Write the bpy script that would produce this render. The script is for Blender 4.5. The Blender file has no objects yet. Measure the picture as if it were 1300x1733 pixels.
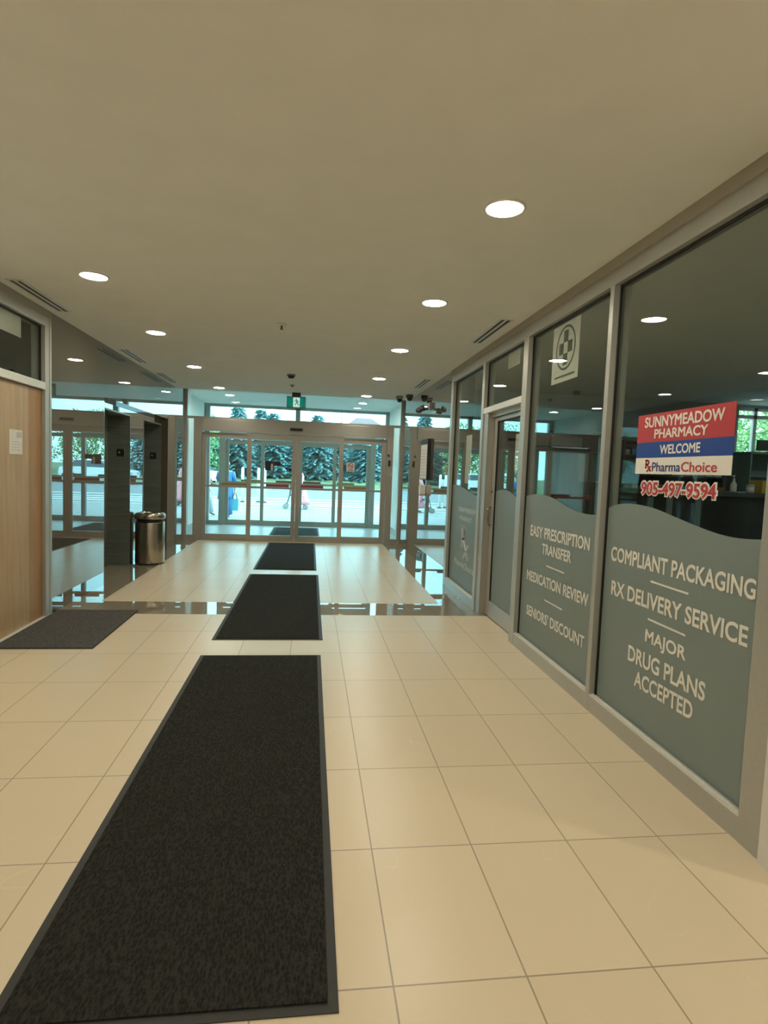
import bpy, bmesh, math, random
from mathutils import Vector, Matrix

S = bpy.context.scene
C = S.collection
random.seed(7)
PI = math.pi

# ------------------------------------------------------------------ camera
cam_d = bpy.data.cameras.new('camera')
cam = bpy.data.objects.new('camera', cam_d)
C.objects.link(cam)
cam_d.sensor_fit = 'HORIZONTAL'
cam_d.sensor_width = 36.0
cam_d.lens = 982.93 * 36.0 / 1300.0
cam_d.clip_end = 400
_r = Vector((0.99149849, -0.12440614, 0.03812948))
_u = Vector((-0.02895452, 0.07474258, 0.99678241))
_f = Vector((0.12685575, 0.98941228, -0.07050503))
cam.matrix_world = Matrix(((_r.x, _u.x, -_f.x, 0), (_r.y, _u.y, -_f.y, 0), (_r.z, _u.z, -_f.z, 1.47), (0, 0, 0, 1)))
S.camera = cam

# ------------------------------------------------------------------ light and exposure
LAMP = 152.0                 # radiance of a downlight lens
LAMP_COL = (1.0, 0.92, 0.73)
SKY = 5.6
w = bpy.data.worlds.new('sky')
S.world = w
w.use_nodes = True
wn = w.node_tree.nodes
wb = wn['Background']
tc = wn.new('ShaderNodeTexCoord')
sep = wn.new('ShaderNodeSeparateXYZ')
rmp = wn.new('ShaderNodeValToRGB')
rmp.color_ramp.elements[0].position = 0.45
rmp.color_ramp.elements[0].color = (0.56, 0.90, 1.0, 1)
rmp.color_ramp.elements[1].position = 0.9
rmp.color_ramp.elements[1].color = (0.62, 0.86, 1.0, 1)
mr = wn.new('ShaderNodeMapRange')
mr.inputs['From Min'].default_value = -1
w.node_tree.links.new(tc.outputs['Generated'], sep.inputs[0])
w.node_tree.links.new(sep.outputs['Z'], mr.inputs['Value'])
w.node_tree.links.new(mr.outputs[0], rmp.inputs[0])
w.node_tree.links.new(rmp.outputs[0], wb.inputs['Color'])
wb.inputs['Strength'].default_value = SKY
sun_d = bpy.data.lights.new('sun', 'SUN')
sun_d.energy = 3.0
sun_d.angle = 0.02
sun_d.color = (0.92, 0.98, 1.0)
sun = bpy.data.objects.new('sun', sun_d)
C.objects.link(sun)
sun.rotation_euler = Vector((-0.55, 0.38, -1.0)).to_track_quat('-Z', 'Y').to_euler()
S.view_settings.view_transform = 'Standard'
S.view_settings.look = 'None'
S.view_settings.exposure = 0.0
S.view_settings.gamma = 1.0
S.view_settings.use_curve_mapping = False

# the hall goes on behind the photographer: its downlights there
for (lx, ly) in ((-1.62, 2.75), (-1.62, 0.9), (0.93, 0.9), (-1.62, -1.1), (0.93, -1.1), (-1.62, -3.1), (0.93, -3.1), (3.5, 0.6), (3.5, -2.0)):
    d = bpy.data.lights.new('downlight_lamp', 'AREA')
    d.shape = 'DISK'
    d.size = 0.18
    d.energy = LAMP * PI * 0.09 * 0.09 * PI * (2.0 if lx > 3 else 0.66)
    d.color = LAMP_COL
    o = bpy.data.objects.new('downlight_lamp', d)
    C.objects.link(o)
    o.location = (lx, ly, 2.79)

# ------------------------------------------------------------------ helpers
ORG = {}

class MB:
    """collects shapes in world coordinates, builds one mesh object"""
    def __init__(self):
        self.v, self.f, self.m, self.mats, self.sm = [], [], [], [], []
        self.cur = 0
        self.T = None

    def mat(self, i):
        self.cur = i
        return self

    def add(self, vs, fs, smooth=False):
        b = len(self.v)
        if self.T is not None:
            vs = [tuple(self.T @ Vector(p)) for p in vs]
        self.v += [tuple(p) for p in vs]
        for f in fs:
            self.f.append([b + i for i in f])
            self.m.append(self.cur)
            self.sm.append(smooth)
        return self

    def box(self, x0, x1, y0, y1, z0, z1, bev=0.0):
        if x0 > x1: x0, x1 = x1, x0
        if y0 > y1: y0, y1 = y1, y0
        if z0 > z1: z0, z1 = z1, z0
        if bev <= 0:
            vs = [(x0, y0, z0), (x1, y0, z0), (x1, y1, z0), (x0, y1, z0), (x0, y0, z1), (x1, y0, z1), (x1, y1, z1), (x0, y1, z1)]
            fs = [(0, 3, 2, 1), (4, 5, 6, 7), (0, 1, 5, 4), (1, 2, 6, 5), (2, 3, 7, 6), (3, 0, 4, 7)]
            return self.add(vs, fs)
        bm = bmesh.new()
        bmesh.ops.create_cube(bm, size=1)
        for q in bm.verts:
            q.co = Vector(((x0 + x1) / 2 + q.co.x * (x1 - x0), (y0 + y1) / 2 + q.co.y * (y1 - y0), (z0 + z1) / 2 + q.co.z * (z1 - z0)))
        bmesh.ops.bevel(bm, geom=bm.edges[:], offset=bev, segments=2, profile=0.7, affect='EDGES')
        self.bm(bm)
        return self

    def bm(self, bm, smooth=False):
        bm.verts.ensure_lookup_table()
        bm.verts.index_update()
        self.add([q.co[:] for q in bm.verts], [[q.index for q in f.verts] for f in bm.faces], smooth)
        bm.free()
        return self

    def lathe(self, cx, cy, prof, n=32, smooth=True, sx=1, sy=1, fold=0, nf=8):
        vs, fs = [], []
        for k, (r, z) in enumerate(prof):
            for i in range(n):
                a = 2 * PI * i / n
                rr = r * (1 + fold * k / max(1, len(prof) - 1) * math.sin(nf * a))
                vs.append((cx + rr * sx * math.cos(a), cy + rr * sy * math.sin(a), z))
        for k in range(len(prof) - 1):
            for i in range(n):
                j = (i + 1) % n
                fs.append((k * n + i, k * n + j, (k + 1) * n + j, (k + 1) * n + i))
        fs.append(tuple(reversed(range(n))))
        fs.append(tuple(range((len(prof) - 1) * n, len(prof) * n)))
        return self.add(vs, fs, smooth)

    def loft(self, rings, n=20, fold=0.0, nf=7):
        """rings: (cx, cy, cz, rx, ry)"""
        vs, fs = [], []
        for k, (cx, cy, cz, rx, ry) in enumerate(rings):
            q = fold * k / max(1, len(rings) - 1)
            for i in range(n):
                a = 2 * PI * i / n
                s = 1 + q * math.sin(nf * a)
                vs.append((cx + rx * s * math.cos(a), cy + ry * s * math.sin(a), cz))
        for k in range(len(rings) - 1):
            for i in range(n):
                j = (i + 1) % n
                fs.append((k * n + i, k * n + j, (k + 1) * n + j, (k + 1) * n + i))
        fs.append(tuple(range(n)))
        fs.append(tuple(range((len(rings) - 1) * n, len(rings) * n)))
        return self.add(vs, fs, True)

    def tube(self, pts, r, n=8):
        pts = [Vector(p) for p in pts]
        rs = r if isinstance(r, (list, tuple)) else [r] * len(pts)
        vs, fs = [], []
        up = Vector((0.13, 0.21, 0.97)).normalized()
        for k, p in enumerate(pts):
            d = (pts[min(k + 1, len(pts) - 1)] - pts[max(k - 1, 0)]).normalized()
            a = d.cross(up)
            if a.length < 0.05:
                a = d.cross(Vector((1, 0, 0)))
            a.normalize()
            b = d.cross(a)
            for i in range(n):
                t = 2 * PI * i / n
                vs.append(tuple(p + (a * math.cos(t) + b * math.sin(t)) * rs[k]))
        for k in range(len(pts) - 1):
            for i in range(n):
                j = (i + 1) % n
                fs.append((k * n + i, k * n + j, (k + 1) * n + j, (k + 1) * n + i))
        fs.append(tuple(reversed(range(n))))
        fs.append(tuple(range((len(pts) - 1) * n, len(pts) * n)))
        return self.add(vs, fs, True)

    def plate(self, poly, x0, x1):
        """polygon of (y, z) points extruded along x"""
        n = len(poly)
        vs = [(x0, y, z) for y, z in poly] + [(x1, y, z) for y, z in poly]
        fs = [tuple(range(n)), tuple(reversed(range(n, 2 * n)))]
        fs += [(i, i + n, (i + 1) % n + n, (i + 1) % n) for i in range(n)]
        return self.add(vs, fs)

    def plate_y(self, poly, y0, y1):
        """polygon of (x, z) points extruded along y"""
        n = len(poly)
        vs = [(x, y0, z) for x, z in poly] + [(x, y1, z) for x, z in poly]
        fs = [tuple(range(n)), tuple(reversed(range(n, 2 * n)))]
        fs += [(i, i + n, (i + 1) % n + n, (i + 1) % n) for i in range(n)]
        return self.add(vs, fs)

    def build(self, name, mats, parent=None, org=None, weld=True):
        if not isinstance(mats, (list, tuple)):
            mats = [mats]
        if parent is not None:
            org = ORG[parent.name]
        elif org is None:
            xs, ys, zs = zip(*self.v)
            org = ((min(xs) + max(xs)) / 2, (min(ys) + max(ys)) / 2, min(zs))
        me = bpy.data.meshes.new(name)
        me.from_pydata([(p[0] - org[0], p[1] - org[1], p[2] - org[2]) for p in self.v], [], self.f)
        for q in mats:
            me.materials.append(q)
        me.polygons.foreach_set('material_index', self.m)
        me.polygons.foreach_set('use_smooth', self.sm)
        bm = bmesh.new()
        bm.from_mesh(me)
        bmesh.ops.recalc_face_normals(bm, faces=bm.faces[:])
        bm.to_mesh(me)
        bm.free()
        me.update()
        o = bpy.data.objects.new(name, me)
        C.objects.link(o)
        ORG[o.name] = org
        if parent is not None:
            o.parent = parent
        else:
            o.location = org
        return o


def empty(name, loc):
    o = bpy.data.objects.new(name, None)
    C.objects.link(o)
    o.location = loc
    o.empty_display_size = 0.1
    ORG[o.name] = tuple(loc)
    return o


def tag(o, label, cat, group=None, kind=None):
    o['label'] = label
    o['category'] = cat
    if group: o['group'] = group
    if kind: o['kind'] = kind
    return o


def struct(o):
    o['kind'] = 'structure'
    return o


def copy_tree(o, loc=None, parent=None):
    c = o.copy()
    C.objects.link(c)
    if parent is not None:
        c.parent = parent
    if loc is not None:
        c.location = loc
    for ch in list(o.children):
        copy_tree(ch, None, c)
    return c


# ------------------------------------------------------------------ materials
def lin(r, g, b):
    f = lambda c: (c / 255 / 12.92) if c / 255 <= 0.04045 else ((c / 255 + 0.055) / 1.055) ** 2.4
    return (f(r), f(g), f(b))


def pmat(name, col, rough=0.5, metal=0.0, spec=0.5, var=0.06, scale=30.0, bump=0.0, emis=None, estr=0.0, aniso=None):
    """principled material with a little procedural colour variation"""
    m = bpy.data.materials.new(name)
    m.use_nodes = True
    N, L = m.node_tree.nodes, m.node_tree.links
    p = N['Principled BSDF']
    p.inputs['Roughness'].default_value = rough
    p.inputs['Metallic'].default_value = metal
    p.inputs['Specular IOR Level'].default_value = spec
    g = N.new('ShaderNodeNewGeometry')
    no = N.new('ShaderNodeTexNoise')
    no.inputs['Scale'].default_value = scale
    no.inputs['Detail'].default_value = 4
    if aniso:
        mp = N.new('ShaderNodeMapping')
        mp.inputs['Scale'].default_value = aniso
        L.new(g.outputs['Position'], mp.inputs['Vector'])
        L.new(mp.outputs[0], no.inputs['Vector'])
    else:
        L.new(g.outputs['Position'], no.inputs['Vector'])
    cr = N.new('ShaderNodeValToRGB')
    cr.color_ramp.elements[0].position = 0.3
    cr.color_ramp.elements[1].position = 0.7
    cr.color_ramp.elements[0].color = tuple(max(0, c * (1 - var)) for c in col) + (1,)
    cr.color_ramp.elements[1].color = tuple(min(1, c * (1 + var)) for c in col) + (1,)
    L.new(no.outputs['Fac'], cr.inputs[0])
    L.new(cr.outputs[0], p.inputs['Base Color'])
    if bump:
        b = N.new('ShaderNodeBump')
        b.inputs['Strength'].default_value = bump
        b.inputs['Distance'].default_value = 0.01
        L.new(no.outputs['Fac'], b.inputs['Height'])
        L.new(b.outputs[0], p.inputs['Normal'])
    if emis:
        p.inputs['Emission Color'].default_value = (*emis, 1)
        p.inputs['Emission Strength'].default_value = estr
    return m


def schlick(N, L, f0, f1, power):
    lw = N.new('ShaderNodeLayerWeight')
    lw.inputs['Blend'].default_value = 0.5
    pw = N.new('ShaderNodeMath'); pw.operation = 'POWER'
    pw.inputs[1].default_value = power
    L.new(lw.outputs['Facing'], pw.inputs[0])
    ma = N.new('ShaderNodeMath'); ma.operation = 'MULTIPLY_ADD'
    ma.inputs[1].default_value = f1 - f0
    ma.inputs[2].default_value = f0
    L.new(pw.outputs[0], ma.inputs[0])
    return ma.outputs[0]


def glass(name, tint, f0=0.04, f1=0.95, power=4.5):
    m = bpy.data.materials.new(name)
    m.use_nodes = True
    N, L = m.node_tree.nodes, m.node_tree.links
    N.remove(N['Principled BSDF'])
    tr = N.new('ShaderNodeBsdfTransparent')
    tr.inputs[0].default_value = (*tint, 1)
    gl = N.new('ShaderNodeBsdfGlossy')
    gl.inputs['Roughness'].default_value = 0.0
    gl.inputs[0].default_value = (0.95, 1.0, 0.98, 1)
    mx = N.new('ShaderNodeMixShader')
    L.new(schlick(N, L, f0, f1, power), mx.inputs[0])
    L.new(tr.outputs[0], mx.inputs[1])
    L.new(gl.outputs[0], mx.inputs[2])
    L.new(mx.outputs[0], N['Material Output'].inputs[0])
    return m


def stone(name, col, f0=0.05, f1=0.95, power=3.2, rough=0.0):
    """polished stone: speckled diffuse under a clear polish"""
    m = bpy.data.materials.new(name)
    m.use_nodes = True
    N, L = m.node_tree.nodes, m.node_tree.links
    N.remove(N['Principled BSDF'])
    g = N.new('ShaderNodeNewGeometry')
    no = N.new('ShaderNodeTexNoise')
    no.inputs['Scale'].default_value = 60
    no.inputs['Detail'].default_value = 8
    L.new(g.outputs['Position'], no.inputs['Vector'])
    cr = N.new('ShaderNodeValToRGB')
    cr.color_ramp.elements[0].position = 0.35
    cr.color_ramp.elements[1].position = 0.65
    cr.color_ramp.elements[0].color = tuple(c * 0.8 for c in col) + (1,)
    cr.color_ramp.elements[1].color = tuple(c * 1.25 for c in col) + (1,)
    L.new(no.outputs['Fac'], cr.inputs[0])
    df = N.new('ShaderNodeBsdfDiffuse')
    L.new(cr.outputs[0], df.inputs[0])
    gl = N.new('ShaderNodeBsdfGlossy')
    gl.inputs['Roughness'].default_value = rough
    gl.inputs[0].default_value = (0.96, 0.98, 0.98, 1)
    mx = N.new('ShaderNodeMixShader')
    L.new(schlick(N, L, f0, f1, power), mx.inputs[0])
    L.new(df.outputs[0], mx.inputs[1])
    L.new(gl.outputs[0], mx.inputs[2])
    L.new(mx.outputs[0], N['Material Output'].inputs[0])
    return m


def emat(name, col, strength):
    m = bpy.data.materials.new(name)
    m.use_nodes = True
    N, L = m.node_tree.nodes, m.node_tree.links
    N.remove(N['Principled BSDF'])
    e = N.new('ShaderNodeEmission')
    e.inputs[0].default_value = (*col, 1)
    e.inputs[1].default_value = strength
    L.new(e.outputs[0], N['Material Output'].inputs[0])
    return m


def tile_floor_mat():
    """beige 40 x 60 cm tiles with grout, polished dark stone bands along the walls and across the hall"""
    m = bpy.data.materials.new('floor_tile')
    m.use_nodes = True
    N, L = m.node_tree.nodes, m.node_tree.links
    p = N['Principled BSDF']
    g = N.new('ShaderNodeNewGeometry')
    sp = N.new('ShaderNodeSeparateXYZ')
    L.new(g.outputs['Position'], sp.inputs[0])

    def math_(op, a, b=None):
        n = N.new('ShaderNodeMath'); n.operation = op
        for i, q in enumerate((a, b)):
            if q is None: continue
            if isinstance(q, (int, float)): n.inputs[i].default_value = q
            else: L.new(q, n.inputs[i])
        return n.outputs[0]

    X, Y = sp.outputs['X'], sp.outputs['Y']
    dx = math_('PINGPONG', math_('SUBTRACT', X, 0.277), 0.398 / 2)
    dy = math_('PINGPONG', math_('SUBTRACT', Y, 1.540), 0.6065 / 2)
    grout = math_('LESS_THAN', math_('MINIMUM', dx, dy), 0.0028)
    # per-tile tone
    ix = math_('FLOOR', math_('DIVIDE', math_('SUBTRACT', X, 0.277), 0.398))
    iy = math_('FLOOR', math_('DIVIDE', math_('SUBTRACT', Y, 1.540), 0.6065))
    cb = N.new('ShaderNodeCombineXYZ')
    L.new(ix, cb.inputs[0]); L.new(iy, cb.inputs[1])
    wn_ = N.new('ShaderNodeTexWhiteNoise')
    L.new(cb.outputs[0], wn_.inputs['Vector'])
    no = N.new('ShaderNodeTexNoise')
    no.inputs['Scale'].default_value = 3.0
    no.inputs['Detail'].default_value = 6
    L.new(g.outputs['Position'], no.inputs['Vector'])
    # thin pale veins
    vn = N.new('ShaderNodeTexNoise')
    vn.inputs['Scale'].default_value = 1.3
    vn.inputs['Detail'].default_value = 2
    vn.inputs['Distortion'].default_value = 0.6
    av = N.new('ShaderNodeVectorMath'); av.operation = 'ADD'
    L.new(g.outputs['Position'], av.inputs[0]); L.new(wn_.outputs['Color'], av.inputs[1])
    L.new(av.outputs[0], vn.inputs['Vector'])
    vein = math_('LESS_THAN', math_('ABSOLUTE', math_('SUBTRACT', vn.outputs['Fac'], 0.5)), 0.0007)
    tone = math_('MULTIPLY', wn_.outputs['Value'], 1.0)
    cr = N.new('ShaderNodeValToRGB')
    cr.color_ramp.elements[0].color = (0.70, 0.59, 0.425, 1)
    cr.color_ramp.elements[1].color = (0.735, 0.62, 0.452, 1)
    L.new(tone, cr.inputs[0])
    mv = N.new('ShaderNodeMixRGB')
    L.new(math_('MULTIPLY', vein, 0.3), mv.inputs[0])
    L.new(cr.outputs[0], mv.inputs[1])
    mv.inputs[2].default_value = (0.85, 0.78, 0.62, 1)
    mg = N.new('ShaderNodeMixRGB')
    L.new(math_('MULTIPLY', grout, 0.62), mg.inputs[0])
    L.new(mv.outputs[0], mg.inputs[1])
    mg.inputs[2].default_value = (0.16, 0.125, 0.085, 1)
    # polished bands
    inY = math_('GREATER_THAN', Y, 5.79)
    side = math_('MULTIPLY', math_('MAXIMUM', math_('GREATER_THAN', X, 1.472), math_('LESS_THAN', X, -2.135)), inY)
    cross = math_('MULTIPLY', inY, math_('LESS_THAN', Y, 6.31))
    band = math_('MAXIMUM', side, cross)
    p.inputs['Roughness'].default_value = 0.3
    L.new(mg.outputs[0], p.inputs['Base Color'])
    rg = N.new('ShaderNodeMapRange')
    L.new(no.outputs['Fac'], rg.inputs['Value'])
    rg.inputs['To Min'].default_value = 0.24
    rg.inputs['To Max'].default_value = 0.32
    
    bp = N.new('ShaderNodeBump')
    bp.invert = True
    bp.inputs['Strength'].default_value = 0.3
    bp.inputs['Distance'].default_value = 0.002
    L.new(grout, bp.inputs['Height'])
    L.new(bp.outputs[0], p.inputs['Normal'])
    # polished stone
    df = N.new('ShaderNodeBsdfDiffuse')
    cs = N.new('ShaderNodeValToRGB')
    cs.color_ramp.elements[0].color = (0.24, 0.20, 0.145, 1)
    cs.color_ramp.elements[1].color = (0.31, 0.265, 0.20, 1)
    L.new(no.outputs['Fac'], cs.inputs[0])
    mb = N.new('ShaderNodeMixRGB')
    L.new(math_('MULTIPLY', math_('LESS_THAN', dx, 0.0028), 0.5), mb.inputs[0])
    L.new(cs.outputs[0], mb.inputs[1])
    mb.inputs[2].default_value = (0.42, 0.37, 0.28, 1)
    L.new(mb.outputs[0], df.inputs[0])
    gl = N.new('ShaderNodeBsdfGlossy')
    gl.inputs['Roughness'].default_value = 0.0
    gl.inputs[0].default_value = (0.95, 0.97, 0.97, 1)
    mx = N.new('ShaderNodeMixShader')
    L.new(schlick(N, L, 0.04, 0.9, 3.6), mx.inputs[0])
    L.new(df.outputs[0], mx.inputs[1]); L.new(gl.outputs[0], mx.inputs[2])
    fin = N.new('ShaderNodeMixShader')
    L.new(band, fin.inputs[0])
    L.new(p.outputs[0], fin.inputs[1]); L.new(mx.outputs[0], fin.inputs[2])
    L.new(fin.outputs[0], N['Material Output'].inputs[0])
    return m


def plaza_mat():
    """pale paving slabs, then painted crossing bars, then blue-grey asphalt"""
    m = bpy.data.materials.new('plaza_paving')
    m.use_nodes = True
    N, L = m.node_tree.nodes, m.node_tree.links
    p = N['Principled BSDF']
    p.inputs['Roughness'].default_value = 0.8
    g = N.new('ShaderNodeNewGeometry')
    br = N.new('ShaderNodeTexBrick')
    br.inputs['Scale'].default_value = 1.6
    br.inputs['Mortar Size'].default_value = 0.02
    br.inputs['Color1'].default_value = (0.36, 0.37, 0.36, 1)
    br.inputs['Color2'].default_value = (0.32, 0.335, 0.325, 1)
    br.inputs['Mortar'].default_value = (0.22, 0.235, 0.23, 1)
    L.new(g.outputs['Position'], br.inputs['Vector'])
    L.new(br.outputs['Color'], p.inputs['Base Color'])
    return m


def wood_mat(name, c1, c2):
    m = bpy.data.materials.new(name)
    m.use_nodes = True
    N, L = m.node_tree.nodes, m.node_tree.links
    p = N['Principled BSDF']
    p.inputs['Roughness'].default_value = 0.42
    g = N.new('ShaderNodeNewGeometry')
    mp = N.new('ShaderNodeMapping')
    mp.inputs['Scale'].default_value = (12, 12, 1.2)
    L.new(g.outputs['Position'], mp.inputs['Vector'])
    no = N.new('ShaderNodeTexNoise')
    no.inputs['Scale'].default_value = 1.4
    no.inputs['Detail'].default_value = 8
    no.inputs['Distortion'].default_value = 0.8
    L.new(mp.outputs[0], no.inputs['Vector'])
    cr = N.new('ShaderNodeValToRGB')
    cr.color_ramp.elements[0].position = 0.3
    cr.color_ramp.elements[1].position = 0.72
    cr.color_ramp.elements[0].color = (*c1, 1)
    cr.color_ramp.elements[1].color = (*c2, 1)
    L.new(no.outputs['Fac'], cr.inputs[0])
    L.new(cr.outputs[0], p.inputs['Base Color'])
    return m


def carpet_mat(name, c1, c2):
    m = bpy.data.materials.new(name)
    m.use_nodes = True
    N, L = m.node_tree.nodes, m.node_tree.links
    p = N['Principled BSDF']
    p.inputs['Roughness'].default_value = 0.95
    p.inputs['Specular IOR Level'].default_value = 0.1
    g = N.new('ShaderNodeNewGeometry')
    vo = N.new('ShaderNodeTexVoronoi')
    vo.inputs['Scale'].default_value = 120
    mp = N.new('ShaderNodeMapping')
    mp.inputs['Rotation'].default_value = (0, 0, 0.78)
    mp.inputs['Scale'].default_value = (1, 0.35, 1)
    L.new(g.outputs['Position'], mp.inputs['Vector'])
    L.new(mp.outputs[0], vo.inputs['Vector'])
    no = N.new('ShaderNodeTexNoise')
    no.inputs['Scale'].default_value = 120
    no.inputs['Detail'].default_value = 3
    L.new(g.outputs['Position'], no.inputs['Vector'])
    mu = N.new('ShaderNodeMath'); mu.operation = 'MULTIPLY'
    L.new(vo.outputs['Distance'], mu.inputs[0]); L.new(no.outputs['Fac'], mu.inputs[1])
    cr = N.new('ShaderNodeValToRGB')
    cr.color_ramp.elements[0].position = 0.08
    cr.color_ramp.elements[1].position = 0.42
    cr.color_ramp.elements[0].color = (*c1, 1)
    cr.color_ramp.elements[1].color = (*c2, 1)
    L.new(mu.outputs[0], cr.inputs[0])
    L.new(cr.outputs[0], p.inputs['Base Color'])
    b = N.new('ShaderNodeBump')
    b.inputs['Strength'].default_value = 0.6
    b.inputs['Distance'].default_value = 0.006
    L.new(mu.outputs[0], b.inputs['Height'])
    L.new(b.outputs[0], p.inputs['Normal'])
    return m


def film_mat():
    m = bpy.data.materials.new('frosted_film')
    m.use_nodes = True
    N, L = m.node_tree.nodes, m.node_tree.links
    N.remove(N['Principled BSDF'])
    df = N.new('ShaderNodeBsdfPrincipled')
    df.inputs['Roughness'].default_value = 0.42
    df.inputs['Specular IOR Level'].default_value = 0.55
    g = N.new('ShaderNodeNewGeometry')
    no = N.new('ShaderNodeTexNoise')
    no.inputs['Scale'].default_value = 400
    L.new(g.outputs['Position'], no.inputs['Vector'])
    cr = N.new('ShaderNodeValToRGB')
    cr.color_ramp.elements[0].color = (0.31, 0.385, 0.375, 1)
    cr.color_ramp.elements[1].color = (0.34, 0.415, 0.405, 1)
    L.new(no.outputs['Fac'], cr.inputs[0])
    L.new(cr.outputs[0], df.inputs[0])
    tl = N.new('ShaderNodeBsdfTranslucent')
    tl.inputs[0].default_value = (0.5, 0.54, 0.52, 1)
    mx = N.new('ShaderNodeMixShader')
    mx.inputs[0].default_value = 0.35
    L.new(df.outputs[0], mx.inputs[1]); L.new(tl.outputs[0], mx.inputs[2])
    L.new(mx.outputs[0], N['Material Output'].inputs[0])
    return m


M = {}
M['ceiling'] = pmat('ceiling_paint', (0.83, 0.845, 0.80), 0.85, var=0.02, scale=4)
M['ceiling_entry'] = pmat('entry_ceiling_paint', (0.90, 0.92, 0.89), 0.85, var=0.02, scale=4)
M['wall_vest'] = pmat('vestibule_wall_paint', (0.86, 0.87, 0.84), 0.8, var=0.02, scale=4)
M['wall'] = pmat('wall_paint', (0.72, 0.70, 0.66), 0.8, var=0.02, scale=4)
M['alu'] = pmat('anodised_aluminium', (0.45, 0.455, 0.425), 0.38, metal=0.35, var=0.03, scale=60)
M['alu_light'] = pmat('pale_aluminium', (0.74, 0.73, 0.68), 0.4, metal=0.25, var=0.03, scale=60)
M['alu_door'] = pmat('door_aluminium', (0.40, 0.385, 0.345), 0.36, metal=0.4, var=0.03, scale=60)
M['steel_dark'] = pmat('dark_brushed_steel', (0.19, 0.21, 0.19), 0.35, metal=0.5, var=0.15, scale=3, aniso=(1, 1, 14))
M['steel'] = pmat('brushed_steel', (0.44, 0.40, 0.34), 0.22, metal=1.0, var=0.1, scale=6, aniso=(14, 14, 1))
M['gasket'] = pmat('black_gasket', (0.008, 0.008, 0.008), 0.6)
M['black'] = pmat('black_plastic', (0.012, 0.012, 0.012), 0.4)
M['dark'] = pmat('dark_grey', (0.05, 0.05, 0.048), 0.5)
M['grey'] = pmat('grey_plastic', (0.25, 0.25, 0.24), 0.5)
M['white'] = pmat('white_enamel', (0.78, 0.77, 0.73), 0.4)
M['paper'] = pmat('paper', (0.72, 0.72, 0.68), 0.8)
M['letter'] = pmat('white_vinyl', (0.80, 0.78, 0.72), 0.5, var=0.02)
M['letter_frost'] = pmat('pale_vinyl', (0.70, 0.74, 0.72), 0.5, var=0.02)
M['red'] = pmat('red_vinyl', (0.48, 0.045, 0.055), 0.45, var=0.02)
M['blue'] = pmat('blue_vinyl', (0.012, 0.06, 0.30), 0.45, var=0.02)
M['navy'] = pmat('navy_vinyl', (0.03, 0.045, 0.22), 0.45, var=0.02)
M['signwhite'] = pmat('sign_white', (0.80, 0.77, 0.72), 0.5, var=0.01)
M['green_ink'] = pmat('dark_green_ink', (0.02, 0.06, 0.03), 0.6)
M['granite'] = stone('polished_granite', (0.100, 0.084, 0.064), 0.06, 0.95, 2.6)
M['wood'] = wood_mat('veneer', (0.43, 0.29, 0.15), (0.53, 0.375, 0.21))
M['wood_edge'] = wood_mat('veneer_edge', (0.34, 0.18, 0.065), (0.42, 0.235, 0.095))
M['floor'] = tile_floor_mat()
M['vest_floor'] = pmat('vestibule_tile', (0.42, 0.44, 0.43), 0.35, var=0.06, scale=3)
M['carpet'] = carpet_mat('charcoal_carpet', (0.014, 0.014, 0.012), (0.036, 0.036, 0.031))
M['carpet_grey'] = carpet_mat('grey_carpet', (0.052, 0.050, 0.048), (0.115, 0.112, 0.108))
M['rubber'] = pmat('black_rubber', (0.030, 0.031, 0.030), 0.6, var=0.1)
M['glass_door'] = glass('door_glass', (0.885, 0.99, 0.99), 0.03, 0.9, 5)
M['glass_shop'] = glass('shop_glass', (0.92, 0.94, 0.92), 0.035, 0.95, 4.5)
M['film'] = film_mat()
M['lens'] = emat('lamp_lens', LAMP_COL, LAMP)
M['exit_green'] = pmat('exit_green', (0.0, 0.20, 0.13), 0.4, emis=(0.0, 0.40, 0.27), estr=0.35)
M['exit_white'] = pmat('exit_white', (0.7, 0.8, 0.75), 0.4, emis=(0.6, 0.9, 0.85), estr=0.7)
M['yellow'] = pmat('dull_yellow', (0.30, 0.22, 0.07), 0.5)
M['yellow_bright'] = pmat('bright_yellow', (0.70, 0.47, 0.02), 0.5)
M['red_bar'] = pmat('dull_red', (0.28, 0.045, 0.05), 0.5)
M['plaza'] = plaza_mat()
M['asphalt'] = pmat('asphalt', (0.20, 0.225, 0.235), 0.85, var=0.05, scale=2)
M['paint'] = pmat('road_paint', (0.60, 0.60, 0.58), 0.7)
M['grass'] = pmat('grass_blades', (0.13, 0.19, 0.09), 0.9, var=0.3, scale=2)
M['spruce'] = pmat('spruce_needles', (0.125, 0.26, 0.265), 0.8, var=0.5, scale=3)
M['leaf'] = pmat('summer_leaves', (0.20, 0.36, 0.11), 0.6, var=0.4, scale=2.5)
M['bark'] = pmat('bark', (0.09, 0.065, 0.045), 0.9, var=0.3, scale=10)
M['brick'] = pmat('house_brick', (0.32, 0.16, 0.12), 0.8, var=0.15, scale=5)
M['roof'] = pmat('roof_shingle', (0.20, 0.13, 0.13), 0.85, var=0.15, scale=5)
M['skin'] = pmat('skin', (0.42, 0.25, 0.17), 0.55)
M['hair_dark'] = pmat('dark_hair', (0.02, 0.015, 0.012), 0.5)
M['hair_grey'] = pmat('grey_hair', (0.35, 0.32, 0.28), 0.6)
M['skyblue'] = pmat('sky_blue_cloth', (0.06, 0.24, 0.52), 0.85)
M['purple'] = pmat('purple_cloth', (0.10, 0.07, 0.17), 0.85)
M['cream'] = pmat('cream_cloth', (0.62, 0.55, 0.38), 0.85)
M['pink'] = pmat('pink_cloth', (0.72, 0.30, 0.33), 0.85, var=0.25, scale=14)
M['palepink'] = pmat('pale_pink_cloth', (0.70, 0.52, 0.47), 0.85)
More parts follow.
